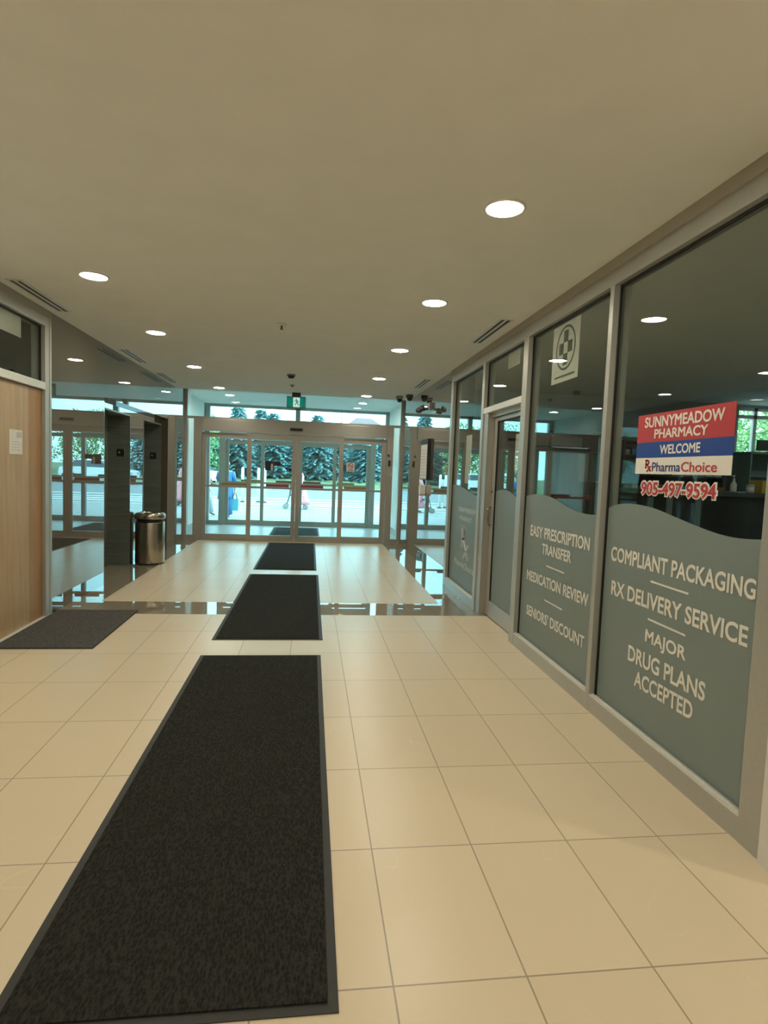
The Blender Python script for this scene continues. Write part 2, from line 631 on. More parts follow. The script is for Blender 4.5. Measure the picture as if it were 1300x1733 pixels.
M['palegrey'] = pmat('pale_grey_cloth', (0.52, 0.52, 0.55), 0.85)
M['bag'] = pmat('turquoise_bag', (0.10, 0.45, 0.58), 0.7)
M['carpaint'] = pmat('white_car_paint', (0.75, 0.78, 0.80), 0.25)
M['carglass'] = pmat('dark_car_glass', (0.06, 0.08, 0.10), 0.08)
M['teal_shelf'] = pmat('teal_grey_laminate', (0.16, 0.23, 0.23), 0.5)
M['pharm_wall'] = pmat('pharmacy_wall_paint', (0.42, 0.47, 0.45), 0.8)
M['pharm_floor'] = pmat('pharmacy_floor', (0.22, 0.20, 0.17), 0.4)
M['brown'] = pmat('brown_card', (0.24, 0.12, 0.04), 0.7)


# ------------------------------------------------------------------ lettering
def text_shape(body, offset=0.0, res=4, spacing=1.0, wordsp=1.0):
    cu = bpy.data.curves.new('txt', 'FONT')
    cu.body = body
    cu.bevel_depth = offset
    cu.bevel_resolution = 0
    cu.extrude = 0.01
    cu.fill_mode = 'BOTH'
    cu.resolution_u = res
    cu.space_character = spacing
    cu.space_word = wordsp
    o = bpy.data.objects.new('txt', cu)
    C.objects.link(o)
    dg = bpy.context.evaluated_depsgraph_get()
    dg.update()
    me = bpy.data.meshes.new_from_object(o.evaluated_get(dg))
    vs = [tuple(v.co) for v in me.vertices]
    fs = [list(f.vertices) for f in me.polygons]
    bpy.data.objects.remove(o)
    bpy.data.curves.remove(cu)
    bpy.data.meshes.remove(me)
    return vs, fs


def letters(mb, body, ya, za, yb, zb, h, x, t=0.0012, bold=0.024, zref=None):
    """lettering on the glass wall, read from y=ya (far) to y=yb (near); cap height h; facing -x"""
    vs, fs = text_shape(body, bold)
    x0 = min(v[0] for v in vs); x1 = max(v[0] for v in vs)
    y0 = min(v[1] for v in vs) if zref is None else zref[0]
    y1 = max(v[1] for v in vs) if zref is None else zref[1]
    w0 = min(v[2] for v in vs); w1 = max(v[2] for v in vs)
    def mp(v):
        u = (v[0] - x0) / (x1 - x0); q = (v[1] - y0) / (y1 - y0)
        return (x + t * (w1 - v[2]) / (w1 - w0), ya + (yb - ya) * u, za + (zb - za) * u + h * q)
    mb.add([mp(v) for v in vs], fs)


# ================================================================== THE SETTING
HZ, EZ = 2.80, 2.95           # hall ceiling, entrance ceiling
XL, XR = -2.40, 1.79
YD, YO = 11.57, 14.72         # inner and outer sliding doors

struct(MB().box(-3.2, 9.6, -5.2, YD, -0.15, 0.0).build('floor', M['floor']))
struct(MB().box(-2.75, 2.1, YD, YO + 0.12, -0.15, 0.0).build('floor_vestibule', M['vest_floor']))
struct(MB().box(-3.2, 9.6, -5.2, 9.15, HZ, HZ + 0.3).box(-3.2, 2.1, 9.15, 10.85, HZ, HZ + 0.3).build('ceiling', M['ceiling']))
struct(MB().box(-3.2, 2.4, 10.85, YO + 0.25, EZ, EZ + 0.15).build('ceiling_entrance', M['ceiling_entry']))
struct(MB().box(-3.2, 9.6, -5.35, -5.2, -0.15, HZ + 0.3).build('wall_back', M['wall']))
struct(MB().box(-3.2, -2.40, -5.2, 4.40, 0, HZ).build('wall_left', M['wall']))

# polished granite on the left with the lift alcove
struct(MB().box(-3.2, XL, 5.775, 7.17, 0, HZ).build('wall_left_granite', M['granite']))
struct(MB().box(-3.2, XL, 7.17, 10.20, 2.20, HZ).build('wall_left_lintel', M['granite']))
struct(MB().box(-3.2, XL, 10.20, 10.85, 0, HZ).box(-3.2, XL, 10.85, 11.48, 0, EZ).build('wall_left_end', M['granite']))
g = MB()
g.box(-3.2, -2.51, 7.17, 10.20, 2.11, 2.20)
g.box(-3.2, -2.51, 7.17, 7.48, 0, 2.11)
g.box(-3.2, -2.51, 8.52, 9.16, 0, 2.11)
struct(g.build('wall_lift_surround', M['granite']))
struct(MB().box(-3.2, -2.95, 7.17, 10.2, 0, 2.11).build('wall_lift_shaft', M['dark']))

# lift doors in the two openings
for k, (ya, yb) in enumerate(((7.48, 8.52), (9.16, 10.20))):
    r = struct(empty('door_%d' % (3 + k), (-2.80, (ya + yb) / 2, 0)))
    MB().box(-2.80, -2.505, yb - 0.018, yb, 0, 2.11).build('door_frame', M['steel_dark'], r)
    MB().box(-2.80, -2.505, ya, ya + 0.018, 0, 2.11).build('door_frame', M['steel_dark'], r)
    MB().box(-2.80, -2.505, ya + 0.018, yb - 0.018, 2.09, 2.11).build('door_head', M['steel_dark'], r)
    mid = (ya + yb) / 2
    MB().box(-2.84, -2.80, ya + 0.018, mid - 0.002, 0.005, 2.09).build('door_panel', M['steel_dark'], r)
    MB().box(-2.84, -2.80, mid + 0.002, yb - 0.018, 0.005, 2.09).build('door_panel', M['steel_dark'], r)

# two cool unseen fill lights, added to brighten the pharmacy
for (lx, ly) in ((5.2, 4.2), (7.4, 7.0)):
    d = bpy.data.lights.new('pharmacy_fill', 'AREA')
    d.shape = 'DISK'; d.size = 0.18; d.energy = 9; d.color = (0.8, 1.0, 0.97)
    o = bpy.data.objects.new('pharmacy_fill', d)
    C.objects.link(o); o.location = (lx, ly, 2.79)
# polished granite on the right
g = MB()
g.box(XR, 2.1, 7.51, 10.85, 0, HZ)
g.box(XR, 2.1, 10.85, 11.48, 0, EZ)
struct(g.build('wall_right_granite', M['granite']))

# vestibule side walls and their base
struct(MB().box(-2.75, -2.60, 11.48, YO + 0.1, 0, EZ).build('wall_vestibule_left', M['wall_vest']))
struct(MB().box(1.93, 2.1, 11.48, YO + 0.1, 0, EZ).build('wall_vestibule_right', M['wall_vest']))
struct(MB().box(-2.60, -2.585, 11.7, YO - 0.1, 0, 0.14).build('baseboard_left', M['alu_door']))
struct(MB().box(1.915, 1.93, 11.7, YO - 0.1, 0, 0.14).build('baseboard_right', M['alu_door']))

# white pier at the near end of the shop front and the hall widening beyond it
struct(MB().box(1.772, 9.6, 1.80, 1.962, 0, HZ).build('wall_right_pier', M['wall']))
struct(MB().box(9.45, 9.6, -5.2, 1.80, 0, HZ).build('wall_right', M['wall']))

# ---------------- pharmacy room shell
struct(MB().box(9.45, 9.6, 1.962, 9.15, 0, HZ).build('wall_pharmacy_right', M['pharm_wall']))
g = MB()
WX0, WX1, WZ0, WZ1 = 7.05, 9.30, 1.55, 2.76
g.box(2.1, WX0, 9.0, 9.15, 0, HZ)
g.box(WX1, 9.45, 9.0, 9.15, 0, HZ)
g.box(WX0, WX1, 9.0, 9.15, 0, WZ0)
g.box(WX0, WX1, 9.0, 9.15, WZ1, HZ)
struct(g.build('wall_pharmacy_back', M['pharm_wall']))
r = struct(empty('window_5', ((WX0 + WX1) / 2, 9.07, WZ0)))
f = MB()
f.box(WX0, WX1, 9.03, 9.09, WZ0, WZ0 + 0.05).box(WX0, WX1, 9.03, 9.09, WZ1 - 0.05, WZ1).box(WX0, WX0 + 0.05, 9.03, 9.09, WZ0, WZ1).box(WX1 - 0.05, WX1, 9.03, 9.09, WZ0, WZ1)
f.box(WX0, WX1, 9.03, 9.09, 2.58, 2.64).box(7.38, 7.44, 9.03, 9.09, WZ0, WZ1).box(8.2, 8.26, 9.03, 9.09, WZ0, WZ1)
f.build('window_frame', M['alu_light'], r)
MB().box(WX0 + 0.02, WX1 - 0.02, 9.055, 9.065, WZ0 + 0.02, WZ1 - 0.02).build('glass_pane', M['glass_door'], r)

# ---------------- shop front: trims (header, posts, sill)
XG0, XG1 = 1.838, 1.846
struct(MB().box(1.775, 1.90, 1.962, 7.51, 2.735, HZ).build('trim_1', pmat('header_paint', (0.40, 0.37, 0.30), 0.7, var=0.02)))
struct(MB().box(XR, 1.89, 1.962, 7.51, 2.645, 2.735).build('trim_2', M['alu']))
for k, (ya, yb) in enumerate(((1.962, 2.095), (3.40, 3.448), (4.79, 4.90), (6.02, 6.10), (7.40, 7.508))):
    struct(MB().box(XR - 0.002, 1.90, ya, yb, 0, 2.646, 0.003).build('trim_%d' % (3 + k), M['alu']))
for k, (ya, yb) in enumerate(((2.095, 3.40), (3.448, 4.79), (6.10, 7.40))):
    t = MB().box(XR, 1.89, ya, yb, 0, 0.100)
    struct(t.mat(1).box(XR + 0.002, XG0 - 0.016, ya, yb, 0.100, 0.108).mat(0).box(XG0 - 0.016, XG0, ya, yb, 0.100, 0.1085).mat(1).box(XR + 0.022, XR + 0.030, ya, yb, 0.108, 0.114).build('trim_%d' % (8 + k), [M['alu'], M['alu_light']]))  # paler sill top and bead: light they catch is put into the colour


def pane(name, ya, yb, z0, z1):
    r = struct(empty(name, (1.842, (ya + yb) / 2, z0)))
    MB().box(XG0, XG1, ya + 0.001, yb - 0.001, z0, z1).build('glass_pane', M['glass_shop'], r)
    q = MB()
    q.box(XG0 - 0.012, XG0 - 0.001, yb - 0.014, yb - 0.0005, z0, z1)
    q.box(XG0 - 0.012, XG0 - 0.001, ya + 0.0005, ya + 0.014, z0, z1)
    q.box(XG0 - 0.012, XG0 - 0.001, ya + 0.014, yb - 0.014, z1 - 0.014, z1)
    q.build('gasket', M['gasket'], r)
    return r


pane('window_1', 2.095, 3.40, 0.108, 2.645)
pane('window_2', 3.448, 4.79, 0.108, 2.645)
pane('window_3', 6.10, 7.40, 0.108, 2.645)
pane('window_4', 4.90, 6.02, 2.166, 2.645)
struct(MB().box(XR, 1.90, 4.90, 6.02, 2.110, 2.166).build('trim_11', M['alu_light']))
struct(MB().box(1.80, 1.93, 5.872, 6.02, 0, 2.110).box(1.84, 1.93, 4.90, 5.872, 2.062, 2.110).build('trim_12', M['alu_door']))
# glazed pharmacy door
r = struct(empty('door_5', (1.89, 5.39, 0)))
d = MB()
d.box(1.868, 1.912, 5.765, 5.868, 0.008, 2.058, 0.002).box(1.868, 1.912, 4.905, 5.03, 0.008, 2.058, 0.002)
d.box(1.869, 1.911, 5.03, 5.765, 0.008, 0.17, 0.002).box(1.869, 1.911, 5.03, 5.765, 2.02, 2.058, 0.002)
d.build('door_frame', M['alu'], r)
MB().box(1.887, 1.893, 5.031, 5.764, 0.17, 2.02).build('glass_pane', M['glass_shop'], r)
q = MB().box(1.872, 1.886, 5.752, 5.764, 0.171, 2.019).box(1.872, 1.886, 5.031, 5.752, 2.008, 2.019)
q.build('gasket', M['gasket'], r)
MB().tube([(1.866, 5.83, 0.95), (1.835, 5.83, 0.955), (1.835, 5.83, 1.13), (1.866, 5.83, 1.135)], 0.009).build('door_handle', M['steel'], r)
MB().tube([(1.867, 5.82, 1.30), (1.855, 5.82, 1.30)], 0.014, 12).build('lock', M['steel'], r)

# ---------------- left office front
struct(MB().box(-2.52, -2.395, 4.40, 5.775, 2.735, HZ).build('trim_13', pmat('header_paint_grey', (0.40, 0.38, 0.32), 0.7, var=0.02)))
struct(MB().box(-2.52, XL, 4.40, 5.775, 2.65, 2.735).build('trim_14', M['alu']))
struct(MB().box(-2.52, XL, 5.652, 5.735, 0, 2.65, 0.002).box(-2.52, XL + 0.004, 5.737, 5.775, 0, HZ, 0.002).build('trim_15', M['alu']))
struct(MB().box(-2.52, XL, 4.40, 4.47, 0, 2.65).build('trim_16', M['alu']))
struct(MB().box(-2.52, XL + 0.002, 4.47, 5.652, 2.085, 2.150, 0.003).build('trim_17', M['alu_light']))
r = struct(empty('window_6', (-2.45, 5.06, 2.15)))
MB().box(-2.454, -2.446, 4.471, 5.651, 2.15, 2.65).build('glass_pane', M['glass_shop'], r)
MB().box(-2.445, -2.434, 5.638, 5.651, 2.15, 2.65).box(-2.445, -2.434, 4.471, 5.638, 2.638, 2.65).build('gasket', M['gasket'], r)
struct(MB().box(-3.2, -2.9, 4.40, 5.775, 0, HZ).build('wall_office', M['dark']))
r = struct(empty('door_6', (-2.44, 5.06, 0)))
MB().box(-2.475, -2.430, 4.475, 5.405, 0.008, 2.078, 0.002).build('door_panel', M['wood'], r)
MB().box(-2.475, -2.430, 5.4055, 5.645, 0.008, 2.078, 0.002).build('door_edge', M['wood_edge'], r)
q = MB().tube([(-2.43, 4.60, 1.02), (-2.375, 4.60, 1.02), (-2.372, 4.72, 1.02)], 0.010)
q.build('door_handle', M['steel'], r)
struct(MB().box(-2.52, -2.393, 4.40, 5.775, 0.0, 0.006).build('trim_18', M['alu_light']))


# ---------------- entrance: inner and outer sliding doors
def sliding_doors(name, y, zt, full):
    """zt: top of leaves.  four leaves (two sliding in the middle), operator header, jambs"""
    r = struct(empty(name, (-0.3, y, 0)))
    h = MB().box(-2.09, 1.49, y - 0.09, y + 0.10, 2.115, 2.335, 0.006)
    h.build('header', M['alu_door'], r)
    j = MB().box(-2.235, -2.092, y - 0.06, y + 0.10, 0, 2.335, 0.003)
    j.build('jamb', M['alu_door'], r)
    j = MB().box(1.492, 1.615, y - 0.06, y + 0.10, 0, 2.335, 0.003)
    j.build('jamb', M['alu_door'], r)
    specs = [(-2.088, -1.160, y + 0.045, -2.012, -1.234, 2.085), (-1.232, -0.294, y - 0.03, -1.148, -0.370, 2.110),
             (-0.290, 0.632, y - 0.03, -0.214, 0.544, 2.110), (0.550, 1.487, y + 0.045, 0.634, 1.396, 2.085)]
    for k, (xa, xb, yy, ga, gb, zz) in enumerate(specs):
        if k == 0: gb2 = -1.236; ga2 = ga
        else: ga2, gb2 = ga, gb
        lf = MB()
        lf.box(xa, ga, yy - 0.022, yy + 0.022, 0.014, zz, 0.002).box(gb, xb, yy - 0.022, yy + 0.022, 0.014, zz, 0.002)
        lf.box(ga, gb, yy - 0.021, yy + 0.021, 0.014, 0.122).box(ga, gb, yy - 0.021, yy + 0.021, 1.995, zz)
        lf.box(ga, gb, yy - 0.020, yy + 0.020, 1.035, 1.078)
        leaf = lf.build('door_leaf', M['alu_door'], r)
        MB().box(ga, gb, yy - 0.004, yy + 0.004, 0.122, 1.035).box(ga, gb, yy - 0.004, yy + 0.004, 1.078, 1.995).build('glass_pane', M['glass_door'], leaf)
        px = [(-1.71, -1.24), (-0.86, -0.42), (-0.19, 0.25), (0.66, 1.10)][k]
        MB().box(px[0], px[1], yy - 0.032, yy - 0.006, 1.080, 1.128, 0.004).build('push_plate', M['yellow'] if k in (0, 3) else M['red_bar'], leaf)
    MB().box(-2.09, 1.49, y - 0.05, y + 0.07, 0.001, 0.012).build('threshold', M['alu_door'], r)
    return r


d1 = sliding_doors('door_1', YD, 2.1, True)
MB().box(-0.42, -0.18, YD - 0.125, YD - 0.091, 2.180, 2.228, 0.004).build('motion_sensor', M['black'], d1)
d2 = sliding_doors('door_2', YO, 2.1, True)


# fixed glazing round the doors: posts, bars, side lights and transoms
def entrance_glazing(y, xa, xb, sa, sb, zbar, nmid):
    q = MB()
    q.box(xa[0], xa[1], y - 0.05, y + 0.08, 0, EZ).box(xb[0], xb[1], y - 0.05, y + 0.08, 0, EZ)
    q.box(xa[1], xb[0], y - 0.045, y + 0.075, 2.337, zbar)
    q.box(xa[1], sa, y - 0.04, y + 0.07, 0, 0.10).box(sb, xb[0], y - 0.04, y + 0.07, 0, 0.10)
    for m_ in nmid:
        q.box(m_[0], m_[1], y - 0.045, y + 0.075, zbar, EZ)
    if zbar > 2.4:
        q.box(xa[1], xb[0], y - 0.045, y + 0.075, 2.885, EZ)
    return q


q = entrance_glazing(YD, (-2.455, -2.355), (1.745, 1.836), -2.235, 1.615, 2.378, [])
r = struct(q.build('trim_19', M['alu_door']))
r = struct(empty('window_7', (-0.3, YD, 2.378)))
MB().box(-2.354, 1.744, YD, YD + 0.008, 2.379, EZ - 0.002).build('glass_pane', M['glass_door'], r)
r = struct(empty('window_8', (-2.295, YD, 0.1)))
MB().box(-2.354, -2.236, YD, YD + 0.008, 0.10, 2.336).build('glass_pane', M['glass_door'], r)
r = struct(empty('window_9', (1.68, YD, 0.1)))
MB().box(1.616, 1.744, YD, YD + 0.008, 0.10, 2.336).build('glass_pane', M['glass_door'], r)

q = entrance_glazing(YO, (-2.60, -2.47), (1.84, 1.93), -2.235, 1.615, 2.62, [(-0.414, -0.298)])
struct(q.build('trim_20', M['alu_door']))
r = struct(empty('window_10', (-0.3, YO, 2.62)))
MB().box(-2.47, -0.415, YO, YO + 0.008, 2.621, 2.884).box(-0.297, 1.839, YO, YO + 0.008, 2.621, 2.884).build('glass_pane', M['glass_door'], r)
r = struct(empty('window_11', (-2.35, YO, 0.1)))
MB().box(-2.469, -2.236, YO, YO + 0.008, 0.10, 2.336).build('glass_pane', M['glass_door'], r)
r = struct(empty('window_12', (1.73, YO, 0.1)))
MB().box(1.616, 1.839, YO, YO + 0.008, 0.10, 2.336).build('glass_pane', M['glass_door'], r)
# outside face of the building
struct(MB().box(-14, -2.75, YO - 0.1, YO + 0.1, 0, 4.2).build('wall_front_left', M['brick']))
struct(MB().box(2.1, 6.6, YO - 0.1, YO + 0.1, 0, 4.2).build('wall_front_right', M['brick']))

# ---------------- ground outside
struct(MB().box(-60, 70, YO + 0.12, 21.6, -0.2, -0.01).build('plaza', M['plaza']))
struct(MB().box(2.1, 70, 9.15, YO + 0.12, -0.2, -0.01).build('plaza_side', M['plaza']))
struct(MB().box(-60, 70, 21.6, 46, -0.2, -0.015).build('road', M['asphalt']))
struct(MB().box(-60, 70, 21.5, 21.7, -0.15, -0.004).build('kerb', M['paint']))
for yy in (22.6, 23.8, 25.2, 27.2):
    o = MB().box(-14, 14, yy, yy + 0.55, -0.02, -0.008).build('road_marking', M['paint'])
    struct(o)
gv = [(-70, 46, -0.02), (80, 46, -0.02), (80, 49, 0.5), (-70, 49, 0.5), (80, 95, 0.9), (-70, 95, 0.9)]
o = MB().add(gv + [(p[0], p[1], -0.4) for p in gv], [(0, 1, 2, 3), (3, 2, 4, 5), (0, 6, 7, 1), (1, 7, 8, 2), (2, 8, 10, 4), (4, 10, 11, 5), (5, 11, 9, 3), (3, 9, 6, 0), (6, 9, 8, 7), (9, 11, 10, 8)]).build('grass_bank', M['grass'])
struct(o)

# ================================================================== FLOOR MATS
def mat_(x0, x1, y0, y1, label, border=0.03, carpet='carpet', z=0.0):
    r = tag(empty('floor_mat', ((x0 + x1) / 2, (y0 + y1) / 2, z)), label, 'floor mat', 'entrance floor mats')
    q = MB()
    q.box(x0, x1, y0, y1, z + 0.0005, z + 0.004, 0.001)
    q.build('rubber_border', M['rubber'], r)
    q = MB().box(x0 + border, x1 - border, y0 + border, y1 - border, z + 0.0042, z + 0.010, 0.002)
    q.build('carpet_pile', M[carpet], r)
    return r


mat_(-0.800, 0.118, 1.47, 4.512, 'long charcoal runner mat nearest the viewer, middle of the hall floor')
mat_(-0.785, 0.142, 4.92, 7.98, 'charcoal runner mat lying across the polished cross band, second in the row')
mat_(-0.775, 0.122, 8.34, 11.36, 'charcoal runner mat ending at the inner sliding doors, third in the row')
mat_(-0.86, 0.225, 12.40, 14.28, 'dark mat inside the glass vestibule between the two sets of doors')
mat_(-2.392, -1.645, 4.68, 5.905, 'grey carpet mat in front of the wooden door on the left', 0.006, 'carpet_grey')

# ================================================================== CEILING FITTINGS
def make_downlight(x, y, z, label, group):
    r = tag(empty('downlight', (x, y, z)), label, 'ceiling light', group)
    n = 28
    q = MB()
    vs, fs = [], []
    for rr, zz in ((0.106, z - 0.0005), (0.106, z - 0.005), (0.092, z - 0.010), (0.090, z - 0.004), (0.090, z - 0.0005)):
        for i in range(n):
            vs.append((x + rr * math.cos(2 * PI * i / n), y + rr * math.sin(2 * PI * i / n), zz))
    for k in range(4):
        for i in range(n):
            fs.append((k * n + i, k * n + (i + 1) % n, (k + 1) * n + (i + 1) % n, (k + 1) * n + i))
    q.add(vs, fs, True).build('trim_ring', M['white'], r)
    MB().lathe(x, y, [(0.089, z - 0.0008), (0.089, z - 0.003), (0.05, z - 0.0045)], n).build('lens', M['lens'], r)
    return r


ordn = ['nearest', 'second nearest', 'third', 'fourth', 'farthest']
proto = None
for k, (x, y) in enumerate(((0.92, 2.90), (0.92, 4.57), (0.93, 6.42), (0.94, 8.46), (0.95, 10.50))):
    lab = 'round recessed downlight, %s of the row beside the pharmacy glass' % ordn[k]
    if proto is None:
        proto = make_downlight(x, y, HZ, lab, 'hall ceiling downlights')
    else:
        copy_tree(proto, (x, y, HZ))['label'] = lab
ordn = ['nearest', 'second', 'third', 'farthest']
for k, (x, y) in enumerate(((-1.60, 4.55), (-1.62, 6.33), (-1.63, 8.36), (-1.62, 10.46))):
    copy_tree(proto, (x, y, HZ))['label'] = 'round recessed downlight, %s of the row beside the lift wall' % ordn[k]
for k, (x, y) in enumerate(((-1.75, 12.75), (1.10, 13.0))):
    c = copy_tree(proto, (x, y, EZ))
    c['label'] = 'small round downlight in the vestibule ceiling, %s one seen through the transom' % ('left', 'right')[k]
    c['group'] = 'vestibule downlights'


def vent(x, y0, y1, label):
    r = tag(empty('air_diffuser', (x, (y0 + y1) / 2, HZ)), label, 'air vent', 'linear slot diffusers')
    z = HZ
    q = MB()
    for a, b in ((-0.062, -0.042), (-0.010, 0.010), (0.042, 0.062)):
        q.box(x + a, x + b, y0, y1, z - 0.008, z - 0.0005, 0.001)
    q.box(x - 0.062, x + 0.062, y0 - 0.012, y0, z - 0.008, z - 0.0005).box(x - 0.062, x + 0.062, y1, y1 + 0.012, z - 0.008, z - 0.0005)
    q.build('frame', M['white'], r)
    MB().box(x - 0.042, x - 0.010, y0, y1, z - 0.0035, z - 0.0005).build('slot', M['black'], r)
    MB().box(x + 0.010, x + 0.042, y0, y1, z - 0.0035, z - 0.0005).build('slot', M['black'], r)
    return r


vent(-2.255, 4.80, 5.68, 'long slot air diffuser in the ceiling above the wooden door')
vent(-2.265, 7.39, 8.27, 'slot air diffuser in the ceiling above the first lift opening')
vent(-2.285, 9.14, 10.10, 'slot air diffuser in the ceiling above the second lift opening')
vent(1.62, 4.90, 5.82, 'slot air diffuser in the ceiling above the pharmacy door')
vent(1.62, 8.26, 9.16, 'slot air diffuser in the ceiling above the right granite wall')

r = tag(empty('sprinkler_head', (-0.31, 5.61, HZ)), 'small chrome sprinkler head with white rose in mid ceiling', 'sprinkler')
MB().lathe(-0.31, 5.61, [(0.045, HZ - 0.0005), (0.043, HZ - 0.010), (0.02, HZ - 0.016)], 20).build('escutcheon', M['white'], r)
MB().lathe(-0.31, 5.61, [(0.009, HZ - 0.0165), (0.007, HZ - 0.045), (0.017, HZ - 0.047), (0.017, HZ - 0.050)], 14).build('deflector', M['dark'], r)
r = tag(empty('smoke_detector', (-0.32, 8.57, HZ)), 'beige domed smoke detector on the ceiling before the exit sign', 'smoke detector')
MB().lathe(-0.32, 8.57, [(0.062, HZ - 0.0005), (0.060, HZ - 0.022)], 24).build('base', M['grey'], r)
MB().lathe(-0.32, 8.57, [(0.050, HZ - 0.0225), (0.036, HZ - 0.052), (0.02, HZ - 0.056)], 24).build('sensing_head', M['dark'], r)
tag(MB().lathe(-0.34, 9.62, [(0.035, HZ - 0.0005), (0.034, HZ - 0.012), (0.012, HZ - 0.030), (0.012, HZ - 0.04)], 16).build('ceiling_sensor', M['grey']), 'tiny grey ceiling sensor between smoke detector and exit sign', 'sensor')

# exit sign hanging from the ceiling
EY = 10.60
r = tag(empty('exit_sign', (-0.295, EY, HZ)), 'green and white running figure exit sign hung above the doors', 'exit sign')
MB().box(-0.37, -0.22, EY - 0.03, EY + 0.03, 2.73, HZ - 0.0005, 0.004).build('ceiling_mount', M['dark'], r)
MB().box(-0.462, -0.128, EY - 0.028, EY + 0.028, 2.525, 2.729, 0.004).build('housing', M['grey'], r)
MB().box(-0.447, -0.348, EY - 0.031, EY - 0.0285, 2.543, 2.711).build('green_face', M['exit_green'], r)
MB().box(-0.232, -0.143, EY - 0.031, EY - 0.0285, 2.543, 2.711).build('green_face', M['exit_green'], r)
MB().box(-0.348, -0.232, EY - 0.031, EY - 0.0285, 2.543, 2.711).build('white_face', M['exit_white'], r)
q = MB()
cx_, cz_ = -0.288, 2.628
def limb(a, b, t):
    ax, az = a; bx, bz = b
    dx, dz = bx - ax, bz - az
    l = math.hypot(dx, dz); nx, nz = -dz / l * t, dx / l * t
    q.plate_y([(cx_ + ax + nx, cz_ + az + nz), (cx_ + bx + nx, cz_ + bz + nz), (cx_ + bx - nx, cz_ + bz - nz), (cx_ + ax - nx, cz_ + az - nz)], EY - 0.033, EY - 0.0312)
q.plate_y([(cx_ - 0.008 + 0.012 * math.cos(t * PI / 6), cz_ + 0.055 + 0.012 * math.sin(t * PI / 6)) for t in range(12)], EY - 0.033, EY - 0.0312)
limb((-0.004, 0.040), (0.010, -0.006), 0.012)
limb((0.010, -0.006), (-0.020, -0.026), 0.008)
limb((-0.020, -0.026), (-0.024, -0.062), 0.007)
limb((0.010, -0.006), (0.026, -0.036), 0.008)
limb((0.026, -0.036), (0.048, -0.050), 0.007)
limb((-0.004, 0.032), (-0.034, 0.018), 0.006)
limb((-0.034, 0.018), (-0.046, 0.034), 0.005)
limb((-0.002, 0.034), (0.030, 0.022), 0.006)
limb((0.030, 0.022), (0.040, 0.002), 0.005)
q.build('running_figure', M['exit_green'], r)

# dome cameras beside the right granite wall
for k, (x, y) in enumerate(((1.52, 10.30), (1.66, 10.05))):
    r = tag(empty('security_camera', (x, y, HZ)), ('dark dome camera under the ceiling edge, the one farther from the granite wall', 'dark dome camera under the ceiling edge, the one close to the granite wall')[k], 'camera', 'dome cameras')
    MB().lathe(x, y, [(0.062, HZ - 0.0005), (0.060, HZ - 0.05), (0.052, HZ - 0.055)], 24).build('housing', M['dark'] if k else M['grey'], r)
    MB().lathe(x, y, [(0.048, HZ - 0.0555), (0.044, HZ - 0.08), (0.030, HZ - 0.10), (0.012, HZ - 0.108)], 24).build('dome', M['black'], r)

# twin-head emergency light on the right granite wall
r = tag(empty('emergency_light', (1.765, 8.80, 2.44)), 'twin headed emergency light on the right granite wall', 'emergency light')
MB().box(1.745, 1.7885, 8.70, 8.90, 2.43, 2.53, 0.006).build('backplate', M['grey'], r)
MB().box(1.60, 1.745, 8.78, 8.82, 2.42, 2.45, 0.004).build('arm', M['dark'], r)
for yy in (8.66, 8.94):
    q = MB()
    q.T = Matrix.Translation((1.63, yy, 2.425)) @ Matrix.Rotation(1.2, 4, 'Y')
    q.lathe(0, 0, [(0.018, -0.05), (0.038, -0.03), (0.046, 0.02), (0.046, 0.035), (0.03, 0.037)], 18)
    q.T = None
    q.tube([(1.64, 8.80, 2.435), (1.63, yy, 2.425)], 0.010)
    q.build('lamp_head', M['dark'], r)

# ================================================================== WALL THINGS, RIGHT GRANITE
r = tag(empty('directory_board', (1.77, 8.95, 1.36)), 'black framed notice board on the right granite wall', 'notice board')
MB().box(1.742, 1.788, 8.68, 9.215, 1.355, 1.985, 0.003).build('frame', M['black'], r)
MB().box(1.737, 1.7415, 8.705, 9.19, 1.375, 1.90).build('notice_sheet', M['paper'], r)
q = MB()
for k in range(9):
    q.box(1.7355, 1.7368, 8.76 + 0.02 * (k % 3), 9.14, 1.42 + 0.048 * k, 1.437 + 0.048 * k)
q.build('print_lines', M['palepink'], r)
r = tag(empty('hand_sanitizer_dispenser', (1.74, 8.99, 1.12)), 'white hand sanitizer dispenser under the framed notice board', 'dispenser')
MB().box(1.70, 1.788, 8.93, 9.06, 1.13, 1.27, 0.012).build('body', M['white'], r)
MB().box(1.705, 1.785, 8.945, 9.045, 1.105, 1.1295, 0.004).build('nozzle', M['palegrey'], r)

# access control on the right door jamb
r = tag(empty('card_reader', (1.545, 11.50, 1.56)), 'black card reader on the right jamb of the inner doors', 'card reader')
MB().box(1.522, 1.562, 11.484, 11.5095, 1.565, 1.685, 0.004).build('body', M['black'], r)
MB().box(1.528, 1.556, 11.482, 11.4838, 1.63, 1.66).build('indicator', M['dark'], r)
r = tag(empty('key_switch', (1.522, 11.50, 1.76)), 'small black key switch above the card reader', 'switch')
MB().box(1.504, 1.540, 11.492, 11.5095, 1.755, 1.80, 0.003).build('plate', M['black'], r)
q = MB(); q.T = Matrix.Translation((1.522, 11.4915, 1.778)) @ Matrix.Rotation(PI / 2, 4, 'X')
q.lathe(0, 0, [(0.010, 0), (0.010, 0.006)], 14)
q.build('key_barrel', M['steel'], r)

